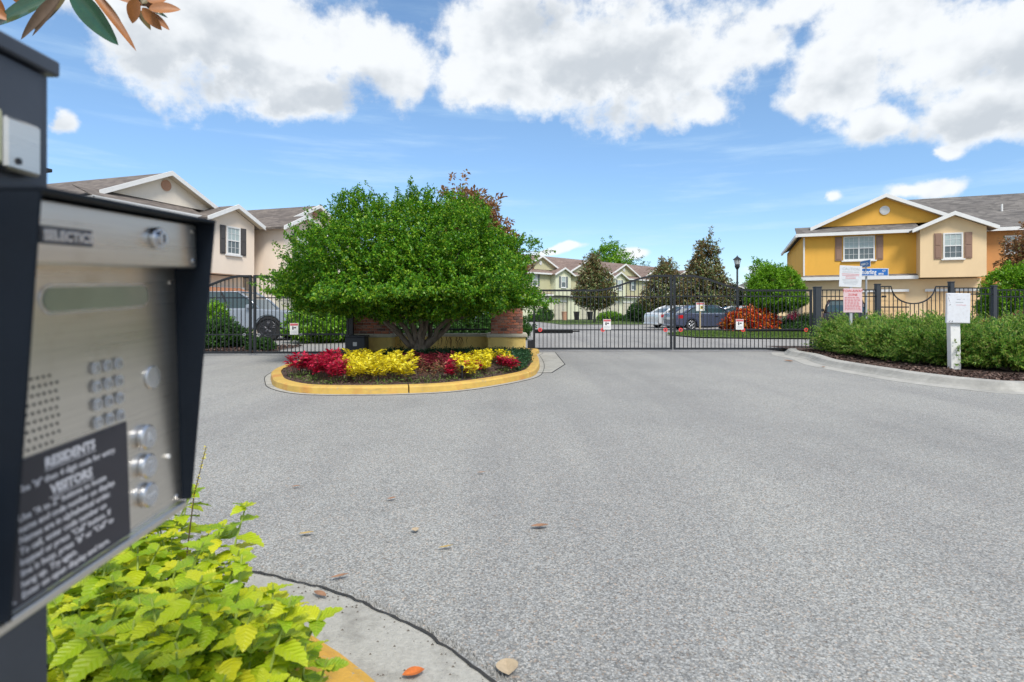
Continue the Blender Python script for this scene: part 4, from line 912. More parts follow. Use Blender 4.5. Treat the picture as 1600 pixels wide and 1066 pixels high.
# ================================================================ JUNIPER HEDGE
def juniper(seed,n=360):
    r=np.random.default_rng(seed); Vs=[];Fs=[];c0=0; root=empty('juniper_shrub'); mb=MB()
    a=r.uniform(0,6.28,n); el=r.uniform(-.1,1.25,n)
    for i in range(n):
        dr=np.array([math.cos(a[i])*math.cos(el[i]),math.sin(a[i])*math.cos(el[i]),math.sin(el[i])*.9+.06]); L=r.uniform(.52,1.08)*.80
        st_=r.uniform(.25,.6); bend=np.array([math.cos(a[i]),math.sin(a[i]),0])*.16+np.array([.10,-.03,0])
        ts=np.linspace(0,1,13); S0=dr*L*st_+np.array([0,0,.12]); pl_=S0+np.outer(ts,dr)*L*(1-st_)+np.outer(ts**2,bend)
        if i%8==0: mb.tube([(0,0,0),tuple(S0*.6),tuple(S0),tuple(pl_[6])],[.014,.010,.006,.002],4,False)
        dl=pl_[-1]-pl_[0]; dl/=np.linalg.norm(dl); q=np.repeat(pl_,4,0); k_=len(q); w_=(1.05-np.repeat(ts,4))
        side=unit(r.normal(size=(k_,3))); ax=dl*1.1+side*.85; Ls=(.10*w_+.035)*r.uniform(.7,1.2,k_); V,F=leaf_quads(q,ax,r.normal(size=(k_,3)),Ls,Ls*.30,.1); Vs.append(V);Fs.append(F+c0);c0+=len(V)
    V=np.vstack(Vs); V[:,2]=np.maximum(V[:,2],.01)
    link('foliage',fast_mesh('foliage',V,np.vstack(Fs),LM['juniper']),root); mb.build('stem',M['bark'],root); return root
jp=[juniper(31),juniper(32),juniper(33)]
# two staggered rows set back from the kerb
jpos=[]
jfront=[(8.5,14.7),(8.32,13.7),(8.3,12.7),(8.4,11.8),(8.6,11.05),(9.0,10.45),(9.75,10.1),(10.6,10.0),(11.6,9.9),(12.7,9.8)]
jback=[(9.2,15.3),(9.2,14.1),(9.2,13.0),(9.35,12.1),(9.95,11.5),(10.8,11.2),(11.8,11.0),(12.9,11.0),(9.9,14.8),(10.2,13.4),(11.2,12.5),(12.4,12.3),(13.5,12.2)]
jl=['juniper shrub at the left end of the hedge against the gate post','juniper shrub second from the left in the front row of the hedge','juniper shrub third from the left in the front row of the hedge','juniper shrub in the front row just left of the white box post','juniper shrub in the front row directly behind the white box post','juniper shrub in the front row directly right of the white box post','juniper shrub in the front row near the right edge']
used=set()
for i,(x,y) in enumerate(jfront+jback):
    k=i%3; o=jp[k] if k not in used else copy_tree(jp[k]); used.add(k)
    fr=i<len(jfront); s_=random.Random(i).uniform(.93,1.08)*(.82 if fr else .95); o.location=(x,y,.08); s_*=1.08; o.scale=(s_,s_,s_*(1.18 if fr else 1.22)); o.rotation_euler=(0,0,random.Random(i+50).uniform(0,6.28))
    if fr and i<7: o['label']=jl[i]
    elif fr: o['label']='front row juniper shrub beyond the right edge, '+('nearer the frame','middle one','furthest right')[i-7]
    else: o['label']='back'
    o['category']='shrub'; o['group']='juniper shrubs of the right hedge' if not fr else 'front row junipers'; JB=(JB if i else []); JB+=([] if fr else [o])
ordlabels(JB,'juniper shrub','behind the front junipers','juniper shrubs at the back of the right hedge',1.2)
# ================================================================ RIGHT FENCE, SIGNS
fe=empty('metal_fence',(gx(1277),YG,0),0,'black metal picket fence with thick posts behind the juniper hedge','fence')
X=lambda px:(px-1277)*KG
for px,pt_,w in ((1277,448,.17),(1371,443.5,.12),(1486,440,.12),(1553,446,.11),(1640,447,.11),(1730,447,.11)):
    MB().box(X(px)-w/2,X(px)+w/2,-w/2,w/2,0,gz(pt_)-.03).box(X(px)-w/2-.01,X(px)+w/2+.01,-w/2-.01,w/2+.01,gz(pt_)-.03,gz(pt_)).build('post',M['charcoal'],fe,bevel=.006)
def panel(a,b_,top,second):
    n=max(2,int((b_-a)/6.3)); 
    for z in (gz(top),gz(second),.2): MB().box(X(a),X(b_),-.018,.018,z-.03,z).build('rail',M['iron'],fe)
    for i in range(n): x=lerp(X(a),X(b_),(i+.5)/n); MB().box(x-.0085,x+.0085,-.0085,.0085,.17,gz(top)-.02).build('picket',M['iron'],fe)
panel(1282,1368,452.5,462.5); panel(1489,1550,449.5,459); panel(1556,1637,452.5,463); panel(1643,1727,452.5,463)
pg=empty('pedestrian_gate',(gx(1374),YG,0),0,'black fence gate with scooped top between two posts, centre right','gate')
X2=lambda px:(px-1374)*KG
def sc_top(px):
    if px<1393 or px>1461: return gz(447)
    t_=(px-1427)/34.0; return gz(447)-(.49*math.sqrt(max(0,1-t_*t_)))
pts=[(X2(px),sc_top(px)) for px in np.linspace(1376,1482,60)]
mb=MB(); mb.prism(pts+[(a,b_-.035) for a,b_ in reversed(pts)],-.02,.02); mb.build('top_rail',M['iron'],pg)
MB().box(X2(1376),X2(1420),-.016,.016,gz(481),gz(479)).build('rail',M['iron'],pg); MB().box(X2(1376),X2(1482),-.016,.016,.2,.24).build('rail',M['iron'],pg)
for px in np.arange(1376,1483,6.6): MB().box(X2(px)-.0085,X2(px)+.0085,-.0085,.0085,.2,sc_top(px)-.02).build('picket',M['iron'],pg)
MB().box(X2(1377),X2(1383),-.06,-.01,gz(465),gz(462)).build('latch',M['blackplastic'],pg)
# caution / tow away sign
D=14.4; s_=D/FP; sg=empty('sign_post',((1330-800)*s_,D,.1),0,'white caution sign above a faded red tow-away sign on one post, before the fence','sign')
Z=lambda py:CH+(HZ-py)*s_-.1
MB().box(-.03,.03,.0,.04,0,Z(420)).build('post',M['greyprint'],sg)
cs=MB().box(-.28,.28,-.006,.0,-.265,.265).build('caution_sign',M['signwhite'],sg,bevel=.001,loc=(-.02,-.004,Z(432)),rot=(0,R(2.5),0))
text_mesh('lettering','CAUTION',.095,M['greyprint'],cs,(0,-.0075,.15),(R(90),0,0),'CENTER',.0006,.0006)
text_mesh('lettering','AUTOMATIC GATES',.046,M['greyprint'],cs,(0,-.0075,.09),(R(90),0,0),'CENTER',.0006)
r_=random.Random(2)
for i in range(8):
    w=r_.uniform(.12,.22); MB().box(-w,w,-.0075,-.0065,.05-i*.035,.062-i*.035).build('print_line',M['redfade'] if i<4 else M['greyprint'],cs)
ts=MB().box(-.235,.235,-.006,0,-.30,.30).build('tow_away_sign',M['pinkprint'],sg,bevel=.001,loc=(.03,-.012,Z(469.5)))
text_mesh('lettering','TOW-AWAY',.088,M['red'],ts,(0,-.0075,.205),(R(90),0,0),'CENTER',.0006,.0012); text_mesh('lettering','ZONE',.085,M['red'],ts,(0,-.0075,.11),(R(90),0,0),'CENTER',.0006,.0012)
for i in range(9):
    x=-.20
    while x<.17:
        w=r_.uniform(.02,.07); MB().box(x,min(.2,x+w),-.0075,-.0065,.06-i*.038,.078-i*.038).build('print_line',M['redfade'],ts); x+=w+r_.uniform(.012,.03)
# white box on post
wb=empty('white_box_post',G(1491,577,.1),0,'white metal box on a square white post in front of the juniper hedge','post box'); D=wb.location.y; q_=D/FP
lean=R(-1.2)
MB().box(-.09,.09,-.05,.05,-.05,CH+(HZ-505)*q_-.1+.2).build('post',M['white'],wb,bevel=.004,rot=(0,lean,0))
bx_=MB().box(-.215,.215,-.10,-.055,0,.55).build('box',M['signwhite'],wb,bevel=.006,loc=(0.0,0,.83),rot=(0,R(1),0)); 
zb_=CH+(HZ-505)*q_-.1; bx_.location.z=zb_
MB().box(-.2,.2,-.103,-.1005,.012,.538).build('door',M['signwhite'],bx_,bevel=.001)
MB().box(-.04,.03,-.1045,-.1032,.43,.445).box(-.06,.08,-.1045,-.1032,.375,.39).box(.085,.10,-.1045,-.1032,.43,.45).build('faded_print',M['greyprint'],bx_)
MB().box(-.05,.13,-.1045,-.1032,.33,.336).build('faded_line',M['redfade'],bx_)
rust=MB(); r_=random.Random(3)
for (a,b_) in ((-.19,.52),(-.17,.515),(-.19,.46),(-.185,.44),(-.175,.41),(-.17,.39),(-.16,.37),(-.165,.33),(-.15,.34),(-.15,.04),(-.12,.03),(-.11,.04),(-.17,.03)):
    rust.cyl((a,-.1035,b_),(0,-1,0),r_.uniform(.004,.009),.001,7)
rust.build('rust_spots',M['darkprint'],bx_)['kind']='stuff'
# street name sign
D=22.; s_=D/FP; ss=empty('street_name_sign',((1355-800)*s_,D,0),0,'blue Sanderling street name sign on a grey pole behind the fence','sign')
Z=lambda py:CH+(HZ-py)*s_
MB().cyl((0,.06,0),(0,0,1),.035,Z(416),12).build('pole',mat('galvanised',(.38,.40,.42),.5,.3,.1,9),ss,smooth='auto')
bl2=MB().box((1334-1355)*s_,(1387-1355)*s_,-.012,.0,Z(431.5),Z(419.5)).build('name_blade',M['signwhite'],ss,bevel=.004,loc=(0,-.04,0))
MB().box((1335-1355)*s_,(1386-1355)*s_,-.015,-.0125,Z(430.6),Z(420.3)).build('blue_field',M['blue'],bl2)
text_mesh('lettering','Sanderling',.25,M['white'],bl2,((1339-1355)*s_,-.018,Z(428.6)),(R(90),0,0),'LEFT',.001,.004,1,.68)
text_mesh('lettering','CT',.10,M['white'],bl2,((1377-1355)*s_,-.018,Z(425)),(R(90),0,0),'LEFT',.001,.002)
text_mesh('lettering','8900',.10,M['white'],bl2,((1371-1355)*s_,-.018,Z(429.6)),(R(90),0,0),'LEFT',.001,.002)
cr=MB().box(-.62,.30,-.012,.0,0,.27).build('cross_blade',M['signwhite'],ss,bevel=.004,loc=(0,0,Z(417.5)),rot=(0,0,R(-100)))
MB().box(-.60,.28,-.015,-.0125,.02,.25).build('blue_field',M['blue'],cr)
text_mesh('lettering','Dr',.16,M['white'],cr,(-.02,-.018,.07),(R(90),0,0),'LEFT',.001,.003)
MB().box(-.5,-.1,-.019,-.0155,.09,.17).build('print_line',M['signwhite'],cr)
# ================================================================ HOUSES
def colmat(name,c,**kw): return mat(name,c,.88,0,.05,1.2,.12,60,tuple(x*.78 for x in c),.25,1.0,(1,1,.5),**kw)
def window(parent,u0,u1,z0,z1,y,shut=None,smat=None,div=1,trim=None,grid=True,far=False):
    f=MB(); t=.07
    f.box(u0,u1,y-.05,y+.02,z0,z0+t).box(u0,u1,y-.05,y+.02,z1-t,z1).box(u0,u0+t,y-.05,y+.02,z0+t,z1-t).box(u1-t,u1,y-.05,y+.02,z0+t,z1-t)
    for i in range(1,div): u=lerp(u0,u1,i/div); f.box(u-.035,u+.035,y-.045,y+.02,z0+t,z1-t)
    fr=f.build('window',M['white'],parent)
    for i in range(div):
        a=lerp(u0,u1,i/div)+(.07 if i==0 else .035); b_=lerp(u0,u1,(i+1)/div)-(.07 if i==div-1 else .035); zm=(z0+z1)/2
        MB().box(a,b_,y-.012,y+.01,z0+t,zm-.025).build('pane',M['screen'],fr); MB().box(a,b_,y-.020,y+.01,zm+.025,z1-t).build('pane',M['blind'],fr)
        MB().box(a,b_,y-.04,y+.0,zm-.025,zm+.025).build('sash_bar',M['white'],fr)
        if grid and not far:
            g=MB(); um=(a+b_)/2
            for q in (1,2): uu=lerp(a,b_,q/3); g.box(uu-.008,uu+.008,y-.026,y-.012,z0+t,zm-.025); g.box(uu-.008,uu+.008,y-.032,y-.02,zm+.025,z1-t)
            g.box(a,b_,y-.027,y-.012,(z0+zm)/2-.008,(z0+zm)/2+.008).box(a,b_,y-.033,y-.02,(z1+zm)/2-.008,(z1+zm)/2+.008).build('muntin',M['white'],fr)
    MB().box(u0-.08,u1+.08,y-.09,y+.01,z0-.07,z0-.002).build('sill',M['white'],parent)
    if shut:
        for a,b_ in ((u0-shut-.06,u0-.06),(u1+.06,u1+.06+shut)):
            s=MB().box(a,b_,y-.035,y-.001,z0,z1).build('shutter',smat,parent)
            zm=(z0+z1)/2
            if not far:
                for c,d_ in ((z0+.06,zm-.03),(zm+.03,z1-.06)): MB().box(a+.05,b_-.05,y-.05,y-.0352,c,d_).build('raised_panel',smat,s,bevel=.008)
def garage(parent,u0,u1,y,h,m):
    g=MB().box(u0,u1,y-.0,y+.06,0,h).build('garage_door',m,parent)
    n=4; 
    for i in range(n):
        for j in range(4):
            a=lerp(u0,u1,j/4)+.06; b_=lerp(u0,u1,(j+1)/4)-.06; c=h*i/n+.07; d_=h*(i+1)/n-.07
            MB().box(a,b_,y-.018,y-.0005,c,d_).build('door_panel',m,g)
    MB().box(u0-.14,u1+.14,y-.09,y+.01,h+.002,h+.14).build('header_trim',M['white'],parent)
def townhouse(name,O,ang,label,cw,cp,cb_,roof,smat,Wd=8.2,bay=(5.4,8.2),mirror=False,ped=(-.35,8.45),depth=11,div=2,vent='white',winu=(2.0,3.5),gcol=None,far=False,wall0=None,side_col=None):
    fu=(lambda u:Wd-u) if mirror else (lambda u:u)
    h=empty(name,(O[0],O[1],0),ang,label,'house')
    Ub=lambda a,b_:(min(fu(a),fu(b_)),max(fu(a),fu(b_)))
    EZ=5.35; a,b_=Ub(0,Wd)
    MB().box(a,b_,0,depth,0,2.82).build('lower_wall',cb_,h)
    a,b_=Ub(0,bay[0]); MB().box(a,b_,0,depth,2.821,EZ).build('upper_wall',cw,h)
    a,b_=Ub(*bay); MB().box(a,b_,-.7,depth-.01,2.87,EZ+.02).build('bay_wall',cp,h)
    # belt roof over the lower wall
    a,b_=Ub(0,bay[0]); MB().box(a-(.12 if not mirror else 0),b_+(.12 if mirror else 0),-.42,-.02,2.82,3.0).build('belt_fascia',M['white'],h)
    MB().add([(a,-.42,3.0),(b_,-.42,3.0),(b_,-.001,3.12),(a,-.001,3.12),(a,-.001,2.99),(b_,-.001,2.99)],[(0,1,2,3),(0,3,4),(1,5,2),(0,4,5,1),(3,2,5,4)]).build('belt_roof',roof,h)
    # garages
    gm=gcol or cb_
    for ga,gbb in ((bay[0]-3.0,bay[0]-.5),(bay[0]+.5,bay[1]-.2)):
        A,B=Ub(ga,gbb); garage(h,A,B,-.065,2.15,gm)
    # front roof strip and pediment
    pc=(ped[0]+ped[1])/2; slope=.455; RZ=5.40+slope*(pc-ped[0])
    a,b_=Ub(ped[0]-.0,bay[0]+.1)
    MB().slab([(a,-.42,5.44),(b_,-.42,5.44),(b_,.62,5.90),(a,.62,5.90)],.05).build('eave_roof',roof,h)
    MB().box(a,b_,-.45,-.40,5.26,5.43).build('gutter',M['white'],h); MB().box(a,b_,-.40,0,5.36,5.372).build('soffit',M['white'],h)
    pl_=[(fu(ped[0]+1.0),5.86),(fu(ped[1]-1.0),5.86),(fu(pc),RZ-.02)]
    MB().prism(pl_,.45,.60).build('pediment',cw,h)
    yr0=.12; D2=depth+.3
    for s0,nm in ((ped[0],'l'),(ped[1],'r')):
        MB().slab([(fu(s0),yr0 if nm else 0,5.42),(fu(pc),yr0,RZ+.02),(fu(pc),D2,RZ+.02),(fu(s0),D2,5.42)],.10).build('roof_slope',roof,h)
        e0=lerp(s0,pc,.17); z0=lerp(5.42,RZ+.02,.17)
        MB().add([(fu(e0),yr0-.06,z0+.06),(fu(pc),yr0-.06,RZ+.08),(fu(pc),yr0-.06,RZ-.12),(fu(e0),yr0-.06,z0-.14),(fu(e0),yr0-.002,z0+.06),(fu(pc),yr0-.002,RZ+.08),(fu(pc),yr0-.002,RZ-.12),(fu(e0),yr0-.002,z0-.14)],
          [(0,1,2,3),(7,6,5,4),(0,4,5,1),(3,2,6,7),(0,3,7,4),(1,5,6,2)]).build('rake_board',M['white'],h)
        MB().add([(fu(e0),yr0,z0-.12),(fu(pc),yr0,RZ-.10),(fu(pc),.45,RZ-.10),(fu(e0),.45,z0-.12)],[(0,1,2,3)]).build('rake_soffit',M['soff'],h)
    vm=M['white'] if vent=='white' else M['terracotta']
    vt=MB().cyl((fu(pc),.45,6.62),(0,-1,0),.24,.05,24).build('gable_vent',vm,h)
    for i in range(5): zz=6.62-.14+i*.07; w_=math.sqrt(max(.01,.2**2-(zz-6.62)**2)); MB().box(fu(pc)-w_,fu(pc)+w_,.38,.3995,zz-.02,zz+.01).build('vent_slat',vm,vt)
    # side eave gutter
    for s0 in ped: 
        u_=fu(s0); MB().box(u_-.05,u_+.05,-.45 if s0==ped[0] else .6,D2,5.24,5.40).build('side_gutter',M['white'],h)
    # bay gable
    bc=(bay[0]+bay[1])/2; bw=(bay[1]-bay[0])/2; bz=EZ+.02+.46*bw
    MB().prism([(fu(bay[0]),EZ+.021),(fu(bay[1]),EZ+.021),(fu(bc),bz)],-.7,1.5).build('bay_gable',cp,h)
    for sgn in (-1,1):
        e=bc+sgn*(bw+.42); ez=EZ+.04-.46*.42
        MB().slab([(fu(e),-1.0,ez+.12),(fu(bc),-1.0,bz+.12),(fu(bc),3.5,bz+.12),(fu(e),3.5,ez+.12)],.09).build('bay_roof',roof,h)
        MB().add([(fu(e),-1.06,ez+.16),(fu(bc),-1.06,bz+.17),(fu(bc),-1.06,bz-.03),(fu(e),-1.06,ez-.03),(fu(e),-1.002,ez+.16),(fu(bc),-1.002,bz+.17),(fu(bc),-1.002,bz-.03),(fu(e),-1.002,ez-.03)],
          [(0,1,2,3),(7,6,5,4),(0,4,5,1),(3,2,6,7),(0,3,7,4),(1,5,6,2)]).build('bay_rake_board',M['white'],h)
        MB().add([(fu(e),-1.0,ez+.02),(fu(bc),-1.0,bz+.02),(fu(bc),-.7,bz+.02),(fu(e),-.7,ez+.02)],[(0,1,2,3)]).build('bay_rake_soffit',M['soff'],h)
    A,B=Ub(*winu); window(h,A,B,3.9,5.22,-.003,.33,smat,div,far=far)
    wc=bc+.0; window(h,fu(wc)-.42,fu(wc)+.42,3.80,5.12,-.703,.32,smat,1,far=far)
    # corner downspout
    u_=fu(.06); MB().box(u_-.04,u_+.04,-.10,-.02,3.05,5.25).build('downspout',M['white'],h)
    return h
M['soff']=mat('soffit_trim',(.62,.55,.42),.8,0,.05,3)
AR=R(-21.4)
RH=townhouse('townhouse',(16.4,32.5),AR,'mustard and tan two-storey townhouse with brown shutters, right side','',None,None,None,None) if False else None
cMust=colmat('mustard_stucco',(.80,.43,.07)); cTan=colmat('tan_stucco',(.80,.60,.36)); cOr=colmat('burnt_orange_stucco',(.56,.26,.09)); cShut=mat('brown_shutter_paint',(.28,.17,.12),.6,0,.08,9)
RH=townhouse('townhouse',(16.4,32.5),AR,'mustard and tan two-storey townhouse with brown shutters, behind the right fence',cMust,cTan,cTan,M['roof2'],cShut,gcol=colmat('tan_garage_door',(.74,.52,.28)))
# orange neighbour (recessed)
t2=Vector((math.cos(AR),math.sin(AR))); n2=Vector((-t2.y,t2.x)); O2=Vector((16.4,32.5))+t2*8.22+n2*.6
oh=empty('townhouse',(O2.x,O2.y,0),AR,'burnt orange townhouse section at the right edge, behind the bright shrub','house')
MB().box(0,14,0,10,0,5.35).build('wall',cOr,oh)
MB().slab([(-3.5,-.45,5.30),(14.5,-.45,5.30),(14.5,4.9,7.85),(-3.5,4.9,7.85)],.1).build('roof_slope',M['roof2'],oh) if False else None
MB().slab([(.3,-.45,5.42),(14.5,-.45,5.42),(14.5,5.0,7.95),(-4.0,5.0,7.95),(-3.2,3.6,7.2)],.1).build('roof_slope',M['roof2'],oh)
MB().slab([(-4.0,5.0,7.95),(14.5,5.0,7.95),(14.5,10.5,5.4),(-4.0,10.5,5.4)],.1).build('roof_slope',M['roof2'],oh)
MB().box(.2,14.5,-.5,-.44,5.22,5.40).build('gutter',M['white'],oh); MB().box(.05,.14,-.10,-.01,3.0,5.2).build('downspout',M['white'],oh)
window(oh,1.15,2.0,4.1,5.0,-.003,None,None,1)
d_=MB().box(.25,1.05,-.03,.02,0,2.3).build('door',mat('dark_red_door',(.09,.03,.025),.5,0,.1,6),oh); MB().cyl((.95,-.03,1.0),(0,-1,0),.03,.05,10).build('handle',M['chrome'],d_)
for u_,v_ in ((1.8,2.2),(3.6,3.0),(4.3,2.6)): MB().cyl((u_,v_,5.5+v_*.46),(0,0,1),.05,.45,8).build('vent_pipe',M['white'],oh)
# left houses
OL=Vector((-15.71,21.76)); AL=math.atan2(.9528,.3035); tl_=Vector((.3035,.9528)); nl_=Vector((.9528,-.3035))
cBe=colmat('pale_beige_stucco',(.83,.75,.64)); cPe=colmat('peach_beige_stucco',(.81,.69,.57)); cDk=mat('charcoal_shutter_paint',(.07,.065,.065),.6,0,.08,9)
townhouse('townhouse',OL,AL,'beige two-storey townhouse with round terracotta vent, behind the intercom',cBe,cPe,cPe,M['roof'],cDk,Wd=7.4,bay=(4.65,7.4),ped=(-.45,7.25),vent='t',winu=(1.5,3.0),gcol=M['door_cream'])
O3=OL+tl_*8.2+nl_*1.15
townhouse('townhouse',O3,AL,'cream townhouse with dark shutters between the beige house and the round tree',cBe,cPe,cBe,M['roof'],cDk,Wd=7.4,bay=(4.65,7.4),ped=(-.45,7.25),mirror=True,vent='t',winu=(1.5,3.0),gcol=M['door_cream'])
aw=MB().slab([(0,0,2.25),(2.4,0,2.25),(2.4,.7,2.5),(0,.7,2.5)],.05).build('awning',mat('rust_awning',(.33,.15,.08),.8,0,.1,5),None,loc=(*(OL+tl_*4.4+nl_*1.1),-.25),rot=(0,0,AL)); tag(aw,'rust brown awning strip over the garage of the beige townhouse','awning')
rv=MB().box(-.5,.5,-.12,.12,0,.14).build('roof_vent',M['blackplastic'],None,bevel=.02); rv.location=OL.to_3d()+Vector((-3.4,1.6,6.75)); rv.rotation_euler=(0,0,AL+R(90)); tag(rv,'black ridge vent on the roof of the beige townhouse','vent')
# far olive row
cOl=colmat('olive_stucco',(.50,.48,.30)); cOp=colmat('pale_sage_stucco',(.66,.67,.49)); cBs=mat('slate_shutter_paint',(.14,.16,.17),.6,0,.08,9)
F0=Vector((6.56,69.5)); tf=Vector((math.cos(R(45)),math.sin(R(45))))
fl=['olive green townhouse at the left end of the far row beside the round tree','olive green townhouse behind the near magnolia in the far row','olive green townhouse third in the far row, with a pale gable','olive green townhouse fourth in the far row behind the gate centre','olive green townhouse at the right end of the far row']
for i,(u_,mi) in enumerate(((-8.2,False),(.3,False),(8.7,True),(17.1,False),(25.5,True))):
    q=F0+tf*u_; townhouse('townhouse',(q.x,q.y),R(45),fl[i],cOl,cOp,cOp,M['roof3'],cBs,mirror=mi,winu=(2.2,3.0),div=1,gcol=M['door_cream'],far=True)
# long rear ridge joining the row
q=F0-tf*8
rb=empty('rear_roof',(q.x,q.y,0),R(45),'long reddish brown main roof behind the gables of the far olive row','roof')
MB().slab([(0,1.5,6.1),(42,1.5,6.1),(42,6.5,8.3),(0,6.5,8.3)],.1).slab([(0,6.5,8.3),(42,6.5,8.3),(42,12,5.5),(0,12,5.5)],.1).build('roof_slope',M['roof3'],rb)
q=Vector((36,112)); townhouse('townhouse',(q.x,q.y),R(-5),'distant tan gabled house seen beside the street lamp',cTan,cTan,cTan,M['roof2'],cShut,far=True)
q=Vector((45.5,112)); townhouse('townhouse',(q.x,q.y),R(-5),'distant grey-roofed house left of the mustard townhouse',cTan,cTan,cTan,M['roof2'],cShut,mirror=True,far=True)
# ================================================================ CARS
def wheel(parent,x,y,r_,rm,side):
    w=MB().cyl((x,y-.11,r_),(0,1,0),r_,.22,28).build('wheel',M['tyre'],parent,bevel=.03,smooth='auto')
    yy=y+side*.115; MB().cyl((x,yy-side*.02,r_),(0,side,0),r_*.66,.02,24).build('rim_backing',M['blackplastic'],w)
    mb=MB(); mb.tube([(x+math.cos(a)*r_*.66,yy,r_+math.sin(a)*r_*.66) for a in np.linspace(0,2*math.pi,25)],.018,6)
    for j in range(5):
        for dl in (-.13,.13):
            a=j*2*math.pi/5+.3; mb.tube([(x,yy+side*.005,r_),(x+math.cos(a+dl)*r_*.64,yy,r_+math.sin(a+dl)*r_*.64)],[.03,.02],5)
    mb.cyl((x,yy-side*.01,r_),(0,side,0),.045,.03,12); mb.build('rim',rm,w,smooth=True)
def arch_profile(top,L2,wx,wr,zb):
    """top: list of (x,z) from rear to front; closes along the bottom with wheel arches"""
    pts=list(top); bottom=[]
    for cx in (wx[0],wx[1]):
        bottom.append((cx-wr,zb))
        for i in range(1,12): a=math.pi*(1-i/12); bottom.append((cx+wr*math.cos(a),max(zb,.34+0*zb)+wr*math.sin(a)*.98-.0))
        bottom.append((cx+wr,zb))
    return pts+bottom
def car(name,loc,rz,paint,label,kind='sedan',rims=None,cat='car'):
    c=empty(name,loc,rz,label,cat); rims=rims or M['rim']
    if kind=='sedan': L=4.75;w=.90;wr=.37;tr=.33;wx=(-1.38,1.42);zb=.22; top=[(2.36,.30),(2.38,.55),(2.28,.70),(1.9,.80),(1.05,.95),(-1.55,1.02),(-2.15,1.0),(-2.33,.90),(-2.36,.60),(-2.33,.30)]; cab=dict(zb=.95,b=(-1.85,1.15),m=(-1.35,.62),t=(-.85,.22),zm=1.27,zt=1.44,wb=.80,wm=.70,wt=.60)
    elif kind=='suv': L=4.6;w=.93;wr=.41;tr=.36;wx=(-1.32,1.38);zb=.26; top=[(2.27,.35),(2.3,.70),(2.2,.92),(1.8,1.0),(1.15,1.08),(-1.9,1.12),(-2.25,1.08),(-2.3,.6),(-2.26,.35)]; cab=dict(zb=1.05,b=(-2.2,1.2),m=(-2.08,.78),t=(-1.85,.35),zm=1.42,zt=1.66,wb=.82,wm=.76,wt=.66)
    else: L=5.6;w=1.0;wr=.52;tr=.47;wx=(-1.75,1.75);zb=.46; top=[(2.72,.45),(2.76,.95),(2.66,1.16),(1.2,1.24),(.95,1.26),(-2.75,1.22),(-2.8,.9),(-2.76,.5)]; cab=dict(zb=1.2,b=(-1.15,1.35),m=(-1.05,.95),t=(-.95,.45),zm=1.6,zt=1.9,wb=.88,wm=.80,wt=.70)
    prof=arch_profile(top,L,wx,wr,zb)
    MB().prism(prof,-w,w).build('body',paint,c,bevel=.045,seg=3,smooth=True)
    MB().box(wx[0]-wr-.02,wx[1]+wr+.02,-w+.22,w-.22,zb-.04,.8).build('underbody',M['blackplastic'],c)
    g=cab; mb=MB(); lv=[(g['zb'],g['b'],g['wb']),(g['zm'],g['m'],g['wm']),(g['zt'],g['t'],g['wt'])]
    for z,(a,b_),ww in lv: mb.v+=[(a,-ww,z),(b_,-ww,z),(b_,ww,z),(a,ww,z)]
    for i in range(2):
        for j in range(4): mb.f.append((4*i+j,4*i+(j+1)%4,4*i+4+(j+1)%4,4*i+4+j))
    mb.f+=[(3,2,1,0),(8,9,10,11)]; mb.build('cabin_glass',M['carglass'],c)
    a,b_=g['t']; MB().slab([(a-.05,-g['wt']-.03,g['zt']+.02),(b_+.05,-g['wt']-.03,g['zt']+.02),(b_+.05,g['wt']+.03,g['zt']+.02),(a-.05,g['wt']+.03,g['zt']+.02)],.05).build('roof',paint,c,bevel=.02,smooth=True)
    for sy in (-1,1):
        P_=lambda x0,i,fr:(lv[i][1][fr],sy*(lv[i][2]+.012),lv[i][0])
        for fr in (0,1):
            pts=[P_(0,i,fr) for i in range(3)]; MB().tube(pts,[.05,.045,.045] if fr else [.09,.07,.06],6).build('pillar',paint,c,smooth=True)
        xm=[lerp(lv[i][1][0],lv[i][1][1],.50) for i in range(3)]; MB().tube([(xm[i],sy*(lv[i][2]+.008),lv[i][0]) for i in range(3)],.035,6).build('pillar',M['blackplastic'],c)
        MB().tube([(lv[0][1][0],sy*(g['wb']+.03),g['zb']+.03),(lv[0][1][1],sy*(g['wb']+.03),g['zb']+.03)],.03,6).build('window_trim',M['chrome'] if kind=='sedan' else M['blackplastic'],c)
        xx=lv[0][1][1]-.30; MB().box(xx-.12,xx+.08,sy*(g['wb']+.05),sy*(g['wb']+.25),g['zb']+.04,g['zb']+.20).build('mirror',paint,c,bevel=.03,smooth=True)
        for dx in (.15,-.85): MB().box(dx-.1,dx+.1,sy*(w+.0),sy*(w+.03),g['zb']-.14,g['zb']-.11).build('door_handle',M['blackplastic'],c)
        for dx in (.72,-.3,-1.15): MB().box(dx-.006,dx+.006,sy*(w-.003),sy*(w+.002),zb+.12,g['zb']-.03).build('door_seam',M['blackplastic'],c)
        for x in wx:
            wheel(c,x,sy*(w-.13),tr,rims,sy)
            mb=MB(); mb.tube([(x+math.cos(q)*wr*1.0,sy*(w+.002),.34+math.sin(q)*wr*.98) for q in np.linspace(0,math.pi,15)],.022,5).build('wheel_arch',M['blackplastic'] if kind!='sedan' else paint,c)
        zt=top[-4][1]; tx=top[-4][0] if kind!='truck' else -2.72
        MB().box(tx-.03,tx+.28,sy*(w-.42),sy*(w+.006),.68 if kind=='sedan' else .85,.90 if kind=='sedan' else 1.06).build('tail_light',M['taillight'],c,bevel=.02)
        MB().box(top[1][0]-.30,top[1][0]-.02,sy*(w-.40),sy*(w+.004),top[1][1]+.02,top[1][1]+.14).build('headlight',M['headlight'],c,bevel=.02)
